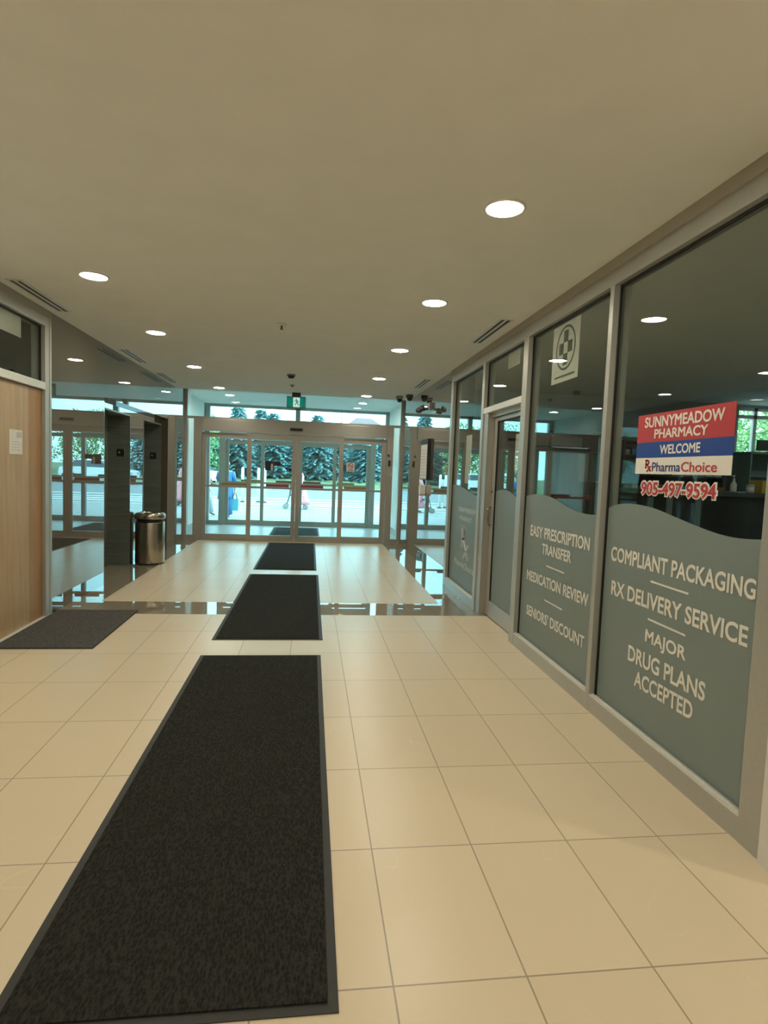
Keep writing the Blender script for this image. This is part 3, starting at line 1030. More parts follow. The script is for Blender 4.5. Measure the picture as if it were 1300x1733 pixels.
# lift call plates on the far jambs of the lift openings
for k, (yb, xa, lab) in enumerate(((8.502, -2.70, 'black lift call plate in the first lift opening'), (10.182, -2.70, 'black lift call plate in the second lift opening'))):
    r = tag(empty('call_plate', (xa + 0.06, yb - 0.006, 1.40)), lab, 'lift button', 'lift call plates')
    zc = 1.58 if k == 0 else 1.575
    MB().box(xa + 0.02, xa + 0.12, yb - 0.012, yb - 0.0005, zc - 0.05, zc + 0.055, 0.002).build('plate', M['black'], r)
    q = MB(); q.T = Matrix.Translation((xa + 0.055, yb - 0.0125, zc + 0.005)) @ Matrix.Rotation(PI / 2, 4, 'X')
    q.lathe(0, 0, [(0.013, 0), (0.012, 0.004)], 16)
    q.build('button', M['grey'], r)

# ================================================================== LITTER BIN
bx, by = -2.29, 8.745
r = tag(empty('trash_can', (bx, by, 0)), 'round brushed steel trash can standing by the lift wall', 'trash can')
MB().lathe(bx, by, [(0.196, 0.001), (0.199, 0.012), (0.199, 0.022)], 48).build('foot_ring', M['black'], r)
MB().lathe(bx, by, [(0.200, 0.0225), (0.201, 0.03), (0.201, 0.60), (0.198, 0.610)], 64).build('body', M['steel'], r)
MB().lathe(bx, by, [(0.186, 0.6105), (0.186, 0.652)], 48).build('liner_gap', M['black'], r)
q = MB()
n = 48
prof = [(0.205, 0.6525), (0.213, 0.660), (0.214, 0.700), (0.205, 0.725), (0.180, 0.742), (0.150, 0.748), (0.125, 0.742), (0.115, 0.725), (0.112, 0.69), (0.19, 0.66)]
vs, fs = [], []
for rr, zz in prof:
    for i in range(n):
        vs.append((bx + rr * math.cos(2 * PI * i / n), by + rr * math.sin(2 * PI * i / n), zz))
for k in range(len(prof)):
    k2 = (k + 1) % len(prof)
    for i in range(n):
        fs.append((k * n + i, k * n + (i + 1) % n, k2 * n + (i + 1) % n, k2 * n + i))
q.add(vs, fs, True).build('lid_ring', M['steel'], r)
MB().lathe(bx, by, [(0.108, 0.66), (0.108, 0.70), (0.09, 0.72)], 32).build('swing_flap', M['dark'], r)

# ================================================================== PAPERS AND NOTICES
def sheet(name, x0, x1, ya, yb, za, zb, label, cat, mat='paper'):
    return tag(MB().box(x0, x1, ya, yb, za, zb).build(name, M[mat]), label, cat)


r = tag(empty('door_notice', (-2.428, 5.2, 1.49)), 'white printed notice taped to the wooden door', 'notice')
MB().box(-2.4288, -2.4268, 5.07, 5.285, 1.492, 1.694).build('sheet', M['paper'], r)
q = MB().box(-2.4266, -2.4262, 5.19, 5.27, 1.63, 1.675)
for k in range(4):
    q.box(-2.4266, -2.4262, 5.10, 5.25 - 0.02 * (k % 2), 1.525 + 0.022 * k, 1.530 + 0.022 * k)
q.build('print', M['palegrey'], r)
sheet('window_sheet', -2.458, -2.4555, 4.985, 5.335, 2.47, 2.648, 'plain paper sheet behind the transom glass above the wooden door', 'paper', 'paper')
sheet('window_sheet', 1.8475, 1.850, 5.15, 5.47, 2.487, 2.644, 'plain paper sheet behind the transom glass above the pharmacy door', 'paper', 'paper')
sheet('window_sheet', 1.8945, 1.897, 5.06, 5.28, 1.52, 1.86, 'white notice sheet inside the glass of the pharmacy door', 'notice', 'paper')
r = tag(empty('window_notice', (1.8475, 6.72, 1.42)), 'narrow white notice stuck inside the farthest pharmacy window', 'notice')
MB().box(1.8475, 1.8495, 6.62, 6.86, 1.36, 1.93).build('sheet', M['paper'], r)

# poster with a green cross in the second tall window
r = tag(empty('poster', (1.851, 4.19, 2.185)), 'white poster with a dark green checkered cross in a ring, taped high in the window', 'poster')
MB().box(1.8505, 1.8525, 3.968, 4.424, 2.187, 2.620).build('sheet', M['paper'], r)
q = MB()
cy_, cz_ = 4.192, 2.435
R1, R2, n = 0.165, 0.149, 40
for i in range(n):
    a, b = 2 * PI * i / n, 2 * PI * (i + 1) / n
    q.plate([(cy_ + R1 * math.cos(a), cz_ + R1 * math.sin(a)), (cy_ + R1 * math.cos(b), cz_ + R1 * math.sin(b)), (cy_ + R2 * math.cos(b), cz_ + R2 * math.sin(b)), (cy_ + R2 * math.cos(a), cz_ + R2 * math.sin(a))], 1.8490, 1.8503)
s_ = 0.068
for a, b in ((0, 1), (1, 0), (-1, 0), (0, -1)):
    q.box(1.8490, 1.8503, cy_ + (a - 0.5) * s_ * 1.08, cy_ + (a + 0.5) * s_ * 1.08, cz_ + (b - 0.5) * s_ * 1.25, cz_ + (b + 0.5) * s_ * 1.25)
q.build('emblem', M['green_ink'], r)
q = MB().box(1.8490, 1.8503, 4.02, 4.36, 2.222, 2.236)
q.build('caption_line', M['green_ink'], r)

# ================================================================== FROSTED FILMS AND LETTERING
def film(label, pts, ya, yb, z0, x=1.8355):
    kf = x / (1.89 if x > 1.87 else 1.85)
    pts = [(min(max(p[0] * kf, ya), yb) if 0 < i_ < len(pts) - 1 else p[0], 1.47 + (p[1] - 1.47) * kf) for i_, p in enumerate(pts)]
    r = tag(empty('frosted_window_film', (x, (ya + yb) / 2, z0)), label, 'window film', 'frosted window films')
    # smooth the edge
    P = [(yb, pts[0][1])] + pts + [(ya, pts[-1][1])] if False else pts
    S2 = []
    for k in range(len(P) - 1):
        p0 = P[max(k - 1, 0)]; p1 = P[k]; p2 = P[k + 1]; p3 = P[min(k + 2, len(P) - 1)]
        for j in range(6):
            t = j / 6
            c = []
            for i in (0, 1):
                c.append(0.5 * (2 * p1[i] + (p2[i] - p0[i]) * t + (2 * p0[i] - 5 * p1[i] + 4 * p2[i] - p3[i]) * t * t + (3 * p1[i] - p0[i] - 3 * p2[i] + p3[i]) * t ** 3))
            S2.append(tuple(c))
    S2.append(P[-1])
    vs, fs = [], []
    for (y, z) in S2:
        vs += [(x, y, z0), (x, y, z), (x + 0.0015, y, z0), (x + 0.0015, y, z)]
    for k in range(len(S2) - 1):
        a = 4 * k; b = a + 4
        fs += [(a, a + 1, b + 1, b), (a + 2, b + 2, b + 3, a + 3), (a + 1, a + 3, b + 3, b + 1), (a, b, b + 2, a + 2)]
    fs += [(0, 2, 3, 1), (a + 4, a + 5, a + 7, a + 6)]
    MB().add(vs, fs).build('film', M['film'], r)
    return r


XT = 1.8330
f1 = film('frosted film with COMPLIANT PACKAGING lettering on the nearest tall window',
          [(3.399, 1.290), (3.323, 1.319), (3.196, 1.334), (3.063, 1.333), (2.915, 1.321), (2.714, 1.286), (2.519, 1.254), (2.389, 1.239), (2.272, 1.238), (2.152, 1.249), (2.096, 1.258)], 2.096, 3.399, 0.110)
for body, ya, za, yb, zb, h in (('COMPLIANT PACKAGING', 3.3172, 0.9786, 2.153, 0.9944, 0.0882), ('RX DELIVERY SERVICE', 3.2895, 0.7735, 2.1758, 0.7883, 0.0892), ('MAJOR', 2.9051, 0.5783, 2.5583, 0.5822, 0.0892),
                                ('DRUG PLANS', 3.0596, 0.4425, 2.4047, 0.4604, 0.0912), ('ACCEPTED', 2.9804, 0.3217, 2.48, 0.3385, 0.0892)):
    q = MB(); letters(q, body, ya, za, yb, zb, h, XT); q.build('lettering', M['letter'], f1)
for z in (0.931, 0.725):
    MB().box(XT, XT + 0.002, 2.575, 2.891, z - 0.005, z + 0.005).build('dash', M['letter'], f1)
f2 = film('frosted film with EASY PRESCRIPTION TRANSFER lettering on the second tall window',
          [(4.788, 1.300), (4.74, 1.312), (4.598, 1.326), (4.411, 1.325), (4.206, 1.303), (3.974, 1.257), (3.803, 1.236), (3.66, 1.232), (3.54, 1.242), (3.45, 1.255)], 3.45, 4.788, 0.110)
for body, ya, za, yb, zb, h in (('EASY PRESCRIPTION', 4.634, 0.9795, 3.5966, 0.9944, 0.0902), ('TRANSFER', 4.3784, 0.8626, 3.8552, 0.8706, 0.0852), ('MEDICATION REVIEW', 4.6608, 0.605, 3.5689, 0.6268, 0.0852), ("SENIORS' DISCOUNT", 4.6261, 0.3177, 3.5897, 0.3405, 0.0862)):
    q = MB(); letters(q, body, ya, za, yb, zb, h, XT); q.build('lettering', M['letter'], f2)
for z in (0.783, 0.515):
    MB().box(XT, XT + 0.002, 3.957, 4.275, z - 0.005, z + 0.005).build('dash', M['letter'], f2)
f3 = film('frosted film with a pale logo on the farthest narrow pharmacy window',
          [(7.398, 1.327), (7.25, 1.328), (7.071, 1.318), (6.85, 1.293), (6.664, 1.268), (6.45, 1.243), (6.281, 1.233), (6.102, 1.240)], 6.102, 7.398, 0.110)
for body, ya, za, yb, zb, h in (('SUNNYMEADOW', 7.0199, 1.0093, 6.2669, 1.0162, 0.0545), ('PHARMACY', 6.9555, 0.9072, 6.4205, 0.9112, 0.0515), ('PharmaChoice', 7.114, 0.3454, 6.2421, 0.3385, 0.0773)):
    q = MB(); letters(q, body, ya, za, yb, zb, h, XT, bold=0.012); q.build('lettering', M['letter_frost'], f3)


def rx_logo(mb, ya, yb, z0, z1, x, t=0.002, w_=0.1):
    """a tall R whose leg crosses into a small x, with foot serifs"""
    H = z1 - z0; W = ya - yb
    def P(u, v): return (ya - u * W, z0 + v * H)
    def st(pts, wd):
        for (a, b) in zip(pts[:-1], pts[1:]):
            A = Vector(P(*a)); B = Vector(P(*b)); d = (B - A)
            if d.length < 1e-6: continue
            d.normalize(); nrm = Vector((-d.y, d.x)) * wd * W / 2; e = d * wd * W * 0.25
            A2, B2 = A - e, B + e
            mb.plate([(A2 + nrm)[:], (B2 + nrm)[:], (B2 - nrm)[:], (A2 - nrm)[:]], x, x + t)
    st([(0.16, 0.32), (0.16, 1.0)], w_ * 1.3)
    bowl = [(0.16, 0.98)] + [(0.34 + 0.28 * math.cos(a), 0.80 + 0.18 * math.sin(a)) for a in [PI / 2 - k * PI / 8 for k in range(9)]] + [(0.16, 0.62)]
    st(bowl, w_)
    st([(0.34, 0.62), (0.92, 0.04)], w_ * 1.3)
    st([(0.92, 0.42), (0.40, 0.0)], w_)
    st([(0.80, 0.43), (1.0, 0.43)], w_ * 0.7)
    st([(0.04, 0.99), (0.2, 0.99)], w_ * 0.7)
    st([(0.04, 0.32), (0.28, 0.32)], w_ * 0.7)
    st([(0.30, 0.01), (0.52, 0.01)], w_ * 0.7)
    st([(0.84, 0.03), (1.0, 0.03)], w_ * 0.7)


q = MB(); rx_logo(q, 6.856, 6.52, 0.464, 0.841, XT, w_=0.11); q.build('logo', M['letter_frost'], f3)
f4 = film('plain frosted film on the lower part of the glazed pharmacy door',
          [(5.764, 1.300), (5.641, 1.325), (5.413, 1.324), (5.28, 1.300), (5.154, 1.268), (5.032, 1.240)], 5.032, 5.764, 0.172, x=1.8845)

# pharmacy sign on the nearest window
r = tag(empty('pharmacy_sign', (1.850, 2.757, 1.51)), 'red, blue and white pharmacy welcome sign stuck on the nearest window', 'sign')
SY0, SY1 = 2.376, 3.141
MB().box(1.8505, 1.8525, SY0, SY1, 1.6812, 1.834).build('red_panel', M['red'], r)
MB().box(1.8505, 1.8525, SY0, SY1, 1.5972, 1.6808).build('blue_panel', M['blue'], r)
MB().box(1.8505, 1.8525, SY0, SY1, 1.509, 1.5968).build('white_panel', M['signwhite'], r)
XS = 1.8485
for body, ya, za, yb, zb, h in (('SUNNYMEADOW', 3.073, 1.762, 2.441, 1.756, 0.058), ('PHARMACY', 2.976, 1.700, 2.546, 1.696, 0.050), ('WELCOME', 2.918, 1.6145, 2.594, 1.6155, 0.049)):
    q = MB(); letters(q, body, ya, za, yb, zb, h, XS, bold=0.024); q.build('lettering', M['signwhite'], r)
va, fa = text_shape('PharmaChoice', 0.012)
zr = (min(v[1] for v in va), max(v[1] for v in va))
q = MB(); letters(q, 'Pharma', 2.978, 1.523, 2.734, 1.523, 0.049, XS, bold=0.012, zref=zr); q.build('brand_lettering', M['navy'], r)
q = MB(); letters(q, 'Choice', 2.728, 1.523, 2.468, 1.522, 0.049, XS, bold=0.012, zref=zr); q.build('brand_lettering', M['red'], r)
q = MB(); rx_logo(q, 3.045, 2.988, 1.524, 1.584, XS, w_=0.15); q.build('logo', M['red'], r)
r.location = (1.8335, 2.732, 1.5096)      # stuck on the hall face of the pane
r = tag(empty('phone_number_decal', (1.850, 2.767, 1.39)), 'red telephone number with white outline under the pharmacy sign', 'decal')
q = MB(); letters(q, '905-497-9594', 3.079, 1.384, 2.452, 1.386, 0.090, 1.8512, bold=0.10); q.build('outline', M['signwhite'], r)
q = MB(); letters(q, '905-497-9594', 3.068, 1.393, 2.463, 1.395, 0.072, 1.8490, bold=0.026); q.build('digits', M['red'], r)

r.location = (1.8335, 2.742, 1.3907)
# ---------------- decals on the inner doors
r = tag(empty('no_smoking_sign', (0.78, YD, 1.43)), 'square white no smoking sign on the right fixed door glass', 'sign')
yy = YD + 0.045 - 0.0045
MB().box(0.702, 0.862, yy - 0.002, yy, 1.432, 1.612).build('sheet', M['paper'], r)
q = MB()
for i in range(24):
    a, b = 2 * PI * i / 24, 2 * PI * (i + 1) / 24
    q.plate_y([(0.782 + 0.058 * math.cos(a), 1.540 + 0.058 * math.sin(a)), (0.782 + 0.058 * math.cos(b), 1.540 + 0.058 * math.sin(b)), (0.782 + 0.046 * math.cos(b), 1.540 + 0.046 * math.sin(b)), (0.782 + 0.046 * math.cos(a), 1.540 + 0.046 * math.sin(a))], yy - 0.0035, yy - 0.0022)
q.plate_y([(0.738, 1.577), (0.746, 1.585), (0.826, 1.503), (0.818, 1.495)], yy - 0.0035, yy - 0.0022)
q.build('prohibition_ring', M['red'], r)
MB().box(0.75, 0.806, yy - 0.0029, yy - 0.0021, 1.535, 1.545).build('cigarette', M['black'], r)
MB().box(0.725, 0.84, yy - 0.0029, yy - 0.0021, 1.450, 1.462).build('caption', M['black'], r)
r = tag(empty('opening_hours_notice', (-0.73, YD, 1.38)), 'black notice with a pale strip on the left sliding door glass', 'notice')
yy = YD - 0.03 - 0.0045
MB().box(-0.885, -0.775, yy - 0.002, yy, 1.395, 1.580).box(-0.715, -0.592, yy - 0.002, yy, 1.488, 1.575).build('sheet', M['black'], r)
MB().box(-0.775, -0.735, yy - 0.002, yy, 1.395, 1.520).build('pale_strip', M['palegrey'], r)
MB().box(-0.775, -0.715, yy - 0.002, yy, 1.520, 1.575).box(-0.735, -0.715, yy - 0.002, yy, 1.395, 1.520).build('dark_strip', M['dark'], r)

# ================================================================== PHARMACY INTERIOR
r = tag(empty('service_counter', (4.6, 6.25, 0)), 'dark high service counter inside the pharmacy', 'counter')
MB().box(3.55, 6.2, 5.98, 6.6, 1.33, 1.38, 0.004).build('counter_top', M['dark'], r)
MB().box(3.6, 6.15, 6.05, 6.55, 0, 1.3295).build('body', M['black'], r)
for xx in (3.72, 3.95, 4.30):
    MB().box(xx, xx + 0.07, 6.03, 6.0495, 0.05, 1.30).build('front_strip', M['teal_shelf'], r)
r = tag(empty('pump_bottle', (4.74, 6.1, 1.38)), 'white pump bottle on the pharmacy counter', 'bottle')
MB().lathe(4.80, 6.10, [(0.032, 1.3805), (0.034, 1.40), (0.034, 1.47), (0.014, 1.50), (0.012, 1.515)], 20).build('bottle', M['white'], r)
MB().lathe(4.80, 6.10, [(0.014, 1.5155), (0.014, 1.53), (0.006, 1.535), (0.006, 1.56), (0.014, 1.562), (0.014, 1.572)], 14).tube([(4.80, 6.10, 1.566), (4.76, 6.08, 1.560)], 0.006).build('pump', M['white'], r)
r = tag(empty('storage_box', (5.23, 6.15, 1.38)), 'bright yellow box on the pharmacy counter', 'box')
MB().box(5.12, 5.34, 6.05, 6.25, 1.3805, 1.50, 0.004).build('body', M['yellow_bright'], r)
MB().box(5.115, 5.345, 6.045, 6.255, 1.5005, 1.525, 0.004).build('lid', M['yellow_bright'], r)
r = tag(empty('medicine_tub', (4.89, 6.1, 1.38)), 'small white tub beside the yellow box on the counter', 'tub')
MB().lathe(4.98, 6.06, [(0.04, 1.3805), (0.042, 1.45)], 20).build('body', M['white'], r)
MB().lathe(4.98, 6.06, [(0.044, 1.4505), (0.044, 1.475)], 20).build('lid', M['palegrey'], r)
for k, (x, y, s) in enumerate(((4.62, 6.10, 0.05), (4.50, 6.12, 0.04))):
    tag(MB().box(x - s, x + s, y - 0.04, y + 0.04, 1.3805, 1.3805 + s, 0.003).build('card_box', M['brown']), ('brown cardboard box on the counter, close to the pump bottle', 'smaller brown cardboard box at the end of the counter')[k], 'box', 'cardboard boxes')
# shelving under the far window with a monitor
r = tag(empty('shelf_unit', (7.9, 8.75, 0)), 'teal grey open shelf unit under the pharmacy window', 'shelf')
q = MB().box(6.95, 9.2, 8.97, 8.99, 0, 2.0).box(6.95, 6.98, 8.5, 8.97, 0, 2.0).box(9.17, 9.2, 8.5, 8.97, 0, 2.0)
q.build('carcass', M['teal_shelf'], r)
for z in (0.3, 0.75, 1.2, 1.6, 1.97):
    MB().box(6.98, 9.17, 8.5, 8.97, z, z + 0.03).build('shelf_board', M['teal_shelf'], r)
r = tag(empty('computer_monitor', (7.45, 8.7, 2.0)), 'dark monitor standing on the shelf unit by the window', 'monitor')
MB().box(7.16, 7.78, 8.62, 8.66, 2.03, 2.20, 0.004).build('screen_case', M['dark'], r)
MB().box(7.40, 7.54, 8.60, 8.74, 2.0005, 2.0295, 0.003).build('stand', M['black'], r)
# dim shelves with stock seen between post and sign
r = tag(empty('stock_shelf', (5.3, 8.8, 0)), 'dark shelf of stock against the pharmacy back wall', 'shelf')
MB().box(4.85, 6.6, 8.97, 8.995, 0, 2.1).box(4.85, 4.88, 8.6, 8.97, 0, 2.1).box(6.57, 6.6, 8.6, 8.97, 0, 2.1).build('carcass', M['dark'], r)
for z in (0.5, 0.9, 1.25, 1.55, 1.85, 2.07):
    MB().box(4.88, 6.57, 8.6, 8.97, z, z + 0.025).build('shelf_board', M['dark'], r)
rc = random.Random(3)
cols = ['paper', 'teal_shelf', 'palegrey', 'bag', 'white']
kk = 0
names = {1.275: 'lowest visible', 1.575: 'middle', 1.875: 'upper'}
for z in (1.275, 1.575, 1.875):
    x = 4.9
    while x < 6.45 and kk < 60:
        wd = rc.uniform(0.06, 0.14); hh = rc.uniform(0.08, 0.17)
        o = MB().box(x, x + wd, 8.62, 8.80, z + 0.0005, z + hh, 0.002).build('medicine_box', M[rc.choice(cols)])
        tag(o, 'medicine box on the %s board of the dark stock shelf' % names[z], 'box', 'stock on the %s board' % names[z])
        x += wd + rc.uniform(0.005, 0.06); kk += 1
# soffit, screen, column, rail seen in the second window
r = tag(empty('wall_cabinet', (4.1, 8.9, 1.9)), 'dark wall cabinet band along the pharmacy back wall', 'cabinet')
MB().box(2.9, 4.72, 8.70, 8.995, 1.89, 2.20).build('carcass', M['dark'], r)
r = tag(empty('wall_screen', (3.93, 8.68, 1.93)), 'dark framed screen on the pharmacy wall cabinet', 'screen')
MB().box(3.66, 4.20, 8.655, 8.695, 1.925, 2.125, 0.004).build('frame', M['black'], r)
MB().box(3.68, 4.18, 8.650, 8.6545, 1.945, 2.105).build('display', M['teal_shelf'], r)
tag(MB().box(3.60, 3.81, 8.80, 8.995, 0, 1.885, 0.003).build('wall_panel', M['white']), 'white upright panel under the pharmacy wall cabinet', 'panel')
r = tag(empty('display_panel', (4.2, 8.9, 0)), 'pale display panel between white panel and black post', 'panel')
MB().box(3.95, 4.42, 8.92, 8.995, 0, 1.885, 0.003).build('board', M['palegrey'], r)
MB().box(4.26, 4.42, 8.88, 8.9195, 1.42, 1.87, 0.003).build('raised_leaf', M['white'], r)
tag(MB().box(4.36, 4.55, 8.55, 8.69, 0, 1.42, 0.004).build('till_post', M['black']), 'black box post at the end of the red topped rail', 'post')
r = tag(empty('queue_rail', (4.05, 8.6, 0)), 'dark red topped rail in front of the pale panel', 'rail')
MB().box(3.72, 4.355, 8.56, 8.66, 1.14, 1.205, 0.004).build('rail_top', M['red_bar'], r)
MB().box(3.74, 3.79, 8.59, 8.63, 0, 1.1395).build('leg', M['black'], r)
MB().box(4.28, 4.33, 8.59, 8.63, 0, 1.1395).build('leg', M['black'], r)
tag(MB().box(4.56, 4.72, 8.97, 8.995, 1.43, 1.88, 0.002).build('wall_poster', M['bag']), 'blue poster at the end of the wall cabinet', 'poster')


# ================================================================== OUTSIDE
def conifer(h, rad, seed):
    rr = random.Random(seed)
    r = empty('spruce_tree', (0, 0, 0))
    MB().tube([(0, 0, -0.2), (0, 0, h * 0.5), (0, 0, h * 0.98)], [0.16, 0.09, 0.015], 8).build('trunk', M['bark'], r)
    vs, fs = [], []
    z = 0.35
    while z < h * 0.99:
        t = 1 - z / h
        L_ = rad * (t ** 0.66) + 0.16
        nb = int(7 + 7 * t)
        for k in range(nb):
            a = 2 * PI * k / nb + rr.uniform(-0.4, 0.4)
            l = L_ * rr.uniform(0.7, 1.12)
            droop = -0.28 * l + rr.uniform(-0.1, 0.12)
            dx, dy = math.cos(a), math.sin(a)
            # sprays of needles along the branch
            m_ = max(4, int(l / 0.20))
            for j in range(m_):
                u = (j + 0.6) / m_
                cx, cy, cz = dx * l * u, dy * l * u, z + droop * u * u
                s = (0.46 * (1 - 0.4 * u) + 0.06) * (0.55 + 0.45 * t)
                for w_ in (1, -1, 0):
                    ang = a + w_ * rr.uniform(0.5, 1.0)
                    ex, ey, ez = cx + math.cos(ang) * s, cy + math.sin(ang) * s, cz - 0.12 * s + rr.uniform(-0.10, 0.10)
                    b = len(vs)
                    px, py = -math.sin(ang) * s * 0.36, math.cos(ang) * s * 0.36
                    vs += [(cx, cy, cz + 0.02), (cx * 0.5 + ex * 0.5 + px, cy * 0.5 + ey * 0.5 + py, cz * 0.5 + ez * 0.5 + 0.05), (ex, ey, ez), (cx * 0.5 + ex * 0.5 - px, cy * 0.5 + ey * 0.5 - py, cz * 0.5 + ez * 0.5 - 0.08)]
                    fs += [(b, b + 1, b + 2, b + 3)]
        z += 0.17 + 0.12 * t
    MB().add(vs, fs).build('foliage', M['spruce'], r)
    return r


def broadleaf(h, rad, seed):
    rr = random.Random(seed)
    r = empty('leafy_tree', (0, 0, 0))
    q = MB().tube([(0, 0, -0.2), (0.05, 0, h * 0.3), (0, 0.05, h * 0.6)], [0.17, 0.13, 0.07], 9)
    for k in range(5):
        a = k * 1.3
        q.tube([(0, 0, h * (0.3 + 0.05 * k)), (math.cos(a) * rad * 0.5, math.sin(a) * rad * 0.5, h * (0.5 + 0.07 * k))], [0.06, 0.02], 6)
    q.build('trunk', M['bark'], r)
    vs, fs = [], []
    blobs = []
    for k in range(16):
        a = rr.uniform(0, 2 * PI); u = rr.uniform(0, 1)
        blobs.append((math.cos(a) * rad * 0.6 * u ** 0.5, math.sin(a) * rad * 0.6 * u ** 0.5, h * rr.uniform(0.28, 0.86), rad * rr.uniform(0.35, 0.55)))
    for k in range(3600):
        bx_, by_, bz_, br_ = rr.choice(blobs)
        d = Vector((rr.gauss(0, 1), rr.gauss(0, 1), rr.gauss(0, 1))).normalized() * br_ * rr.uniform(0.6, 1.0) ** 0.4
        p = Vector((bx_, by_, bz_)) + d
        s = rr.uniform(0.07, 0.14)
        a1 = Vector((rr.gauss(0, 1), rr.gauss(0, 1), rr.gauss(0, 1))).normalized()
        a2 = a1.cross(d).normalized()
        b = len(vs)
        vs += [tuple(p - a1 * s), tuple(p + a2 * s * 0.5), tuple(p + a1 * s), tuple(p - a2 * s * 0.5)]
        fs.append((b, b + 1, b + 2, b + 3))
    MB().add(vs, fs).build('foliage', M['leaf'], r)
    return r


protos = [conifer(6.0, 2.1, 1), conifer(5.2, 2.0, 2), conifer(4.6, 1.9, 5)]
spr = [(-8.4, 50.5, 1, 0.98, 'spruce tree at the left end of the row across the road'), (-6.1, 50.0, 0, 1.0, 'tallest spruce across the road, left of the doors middle'), (-4.5, 53.2, 0, 1.02, 'spruce just right of the tallest one'),
       (-3.2, 50.2, 0, 0.93, 'spruce behind the left sliding leaf, pointed tip above the header'), (-1.2, 50.6, 2, 1.0, 'low spruce in the middle of the row across the road'), (0.5, 50.0, 0, 0.93, 'spruce straight beyond the meeting of the doors'),
       (2.5, 50.9, 2, 1.0, 'bushy spruce beyond the right sliding leaf'), (4.5, 50.1, 2, 1.02, 'spruce in front of the far house'), (6.5, 50.7, 1, 0.92, 'spruce right of the far house gable'), (8.6, 50.2, 1, 0.97, 'spruce at the right end of the row across the road'),
       (-7.2, 54.5, 2, 1.12, 'back row spruce in the gap at the left end of the row'), (-2.1, 54.6, 2, 1.12, 'back row spruce in the gap left of the door meeting line'), (-0.4, 54.4, 2, 1.1, 'back row spruce in the gap just left of the middle spruce'),
       (1.6, 54.6, 2, 1.12, 'back row spruce in the gap right of the middle spruce'), (3.5, 54.5, 2, 1.12, 'back row spruce in the gap before the far house'), (5.5, 54.4, 2, 1.12, 'back row spruce under the far house gable'), (7.6, 54.5, 2, 1.12, 'back row spruce in the gap at the right end of the row')]
used = set()
for (x, y, k, s, lab) in spr:
    if k not in used:
        o = protos[k]; used.add(k)
        o.location = (x, y, 0.5)
    else:
        o = copy_tree(protos[k], (x, y, 0.5))
        o.rotation_euler = (0, 0, x * 1.7)
    o.scale = (s, s, s)
    tag(o, lab, 'tree', 'spruces across the road')
bl = broadleaf(5.0, 2.4, 11)
spots = [(-8.9, 45.5, 1.0, 'bright green leafy tree seen at the far left edge of the doors'), (-12.8, 49.0, 1.1, 'bright green leafy tree beyond the white car on the left'), (13.4, 50.0, 1.0, 'bright green leafy tree at the right beyond the parked car'),
         (18.6, 51.0, 1.1, 'bright green leafy tree far to the right across the road'), (17.0, 21.0, 0.9, 'bright green leafy tree outside the pharmacy window, left one'), (22.0, 23.5, 1.0, 'bright green leafy tree outside the pharmacy window, right one')]
for k, (x, y, s, lab) in enumerate(spots):
    o = bl if k == 0 else copy_tree(bl, None)
    o.location = (x, y, 0.3 if y > 40 else -0.02)
    o.rotation_euler = (0, 0, k * 1.1)
    o.scale = (s, s, s)
    tag(o, lab, 'tree', 'leafy trees outside')

# house beyond the trees
r = tag(empty('house', (5.9, 70, 0.6)), 'far brick house with a reddish hipped roof beyond the trees', 'house')
MB().box(3.4, 9.0, 68, 74, 0.5, 5.9).build('wall', M['brick'], r)
hv = [(3.0, 67.6, 5.9), (9.4, 67.6, 5.9), (9.4, 74.4, 5.9), (3.0, 74.4, 5.9), (5.3, 71, 7.75), (7.1, 71, 7.75)]
MB().add(hv, [(0, 1, 5, 4), (1, 2, 5), (2, 3, 4, 5), (3, 0, 4), (3, 2, 1, 0)]).build('roof', M['roof'], r)
for xx in (4.3, 6.9):
    MB().box(xx, xx + 1.1, 67.95, 67.999, 3.6, 4.9).build('window', M['carglass'], r)
# light pole
r = tag(empty('street_lamp', (2.35, 47.5, 0.2)), 'slim grey street lamp pole across the road', 'street lamp')
MB().tube([(2.35, 47.5, 0.0), (2.35, 47.5, 4.0), (2.35, 47.5, 7.4)], [0.10, 0.085, 0.06], 10).build('pole', M['palegrey'], r)
MB().tube([(2.35, 47.5, 7.3), (3.1, 47.3, 7.45)], 0.04, 8).build('arm', M['palegrey'], r)
MB().box(2.95, 3.55, 47.15, 47.45, 7.40, 7.52, 0.03).build('lamp_head', M['grey'], r)
# marker posts
mp_ = None
for k, (x, y, lab) in enumerate(((-2.72, 24.0, 'slim white marker post behind the left yellow push plate'), (-2.10, 24.1, 'slim white marker post just left of the outer door mullion'), (-1.84, 24.0, 'slim white marker post just right of the outer door mullion'))):
    if mp_ is None:
        mp_ = empty('marker_post', (x, y, -0.01))
        MB().lathe(x, y, [(0.09, -0.014), (0.09, 0.02), (0.06, 0.05)], 16).build('base', M['dark'], mp_)
        MB().lathe(x, y, [(0.055, 0.0505), (0.055, 1.36), (0.03, 1.40)], 16).build('post', M['white'], mp_)
        o = mp_
    else:
        o = copy_tree(mp_, (x, y, -0.01))
    tag(o, lab, 'post', 'white marker posts')


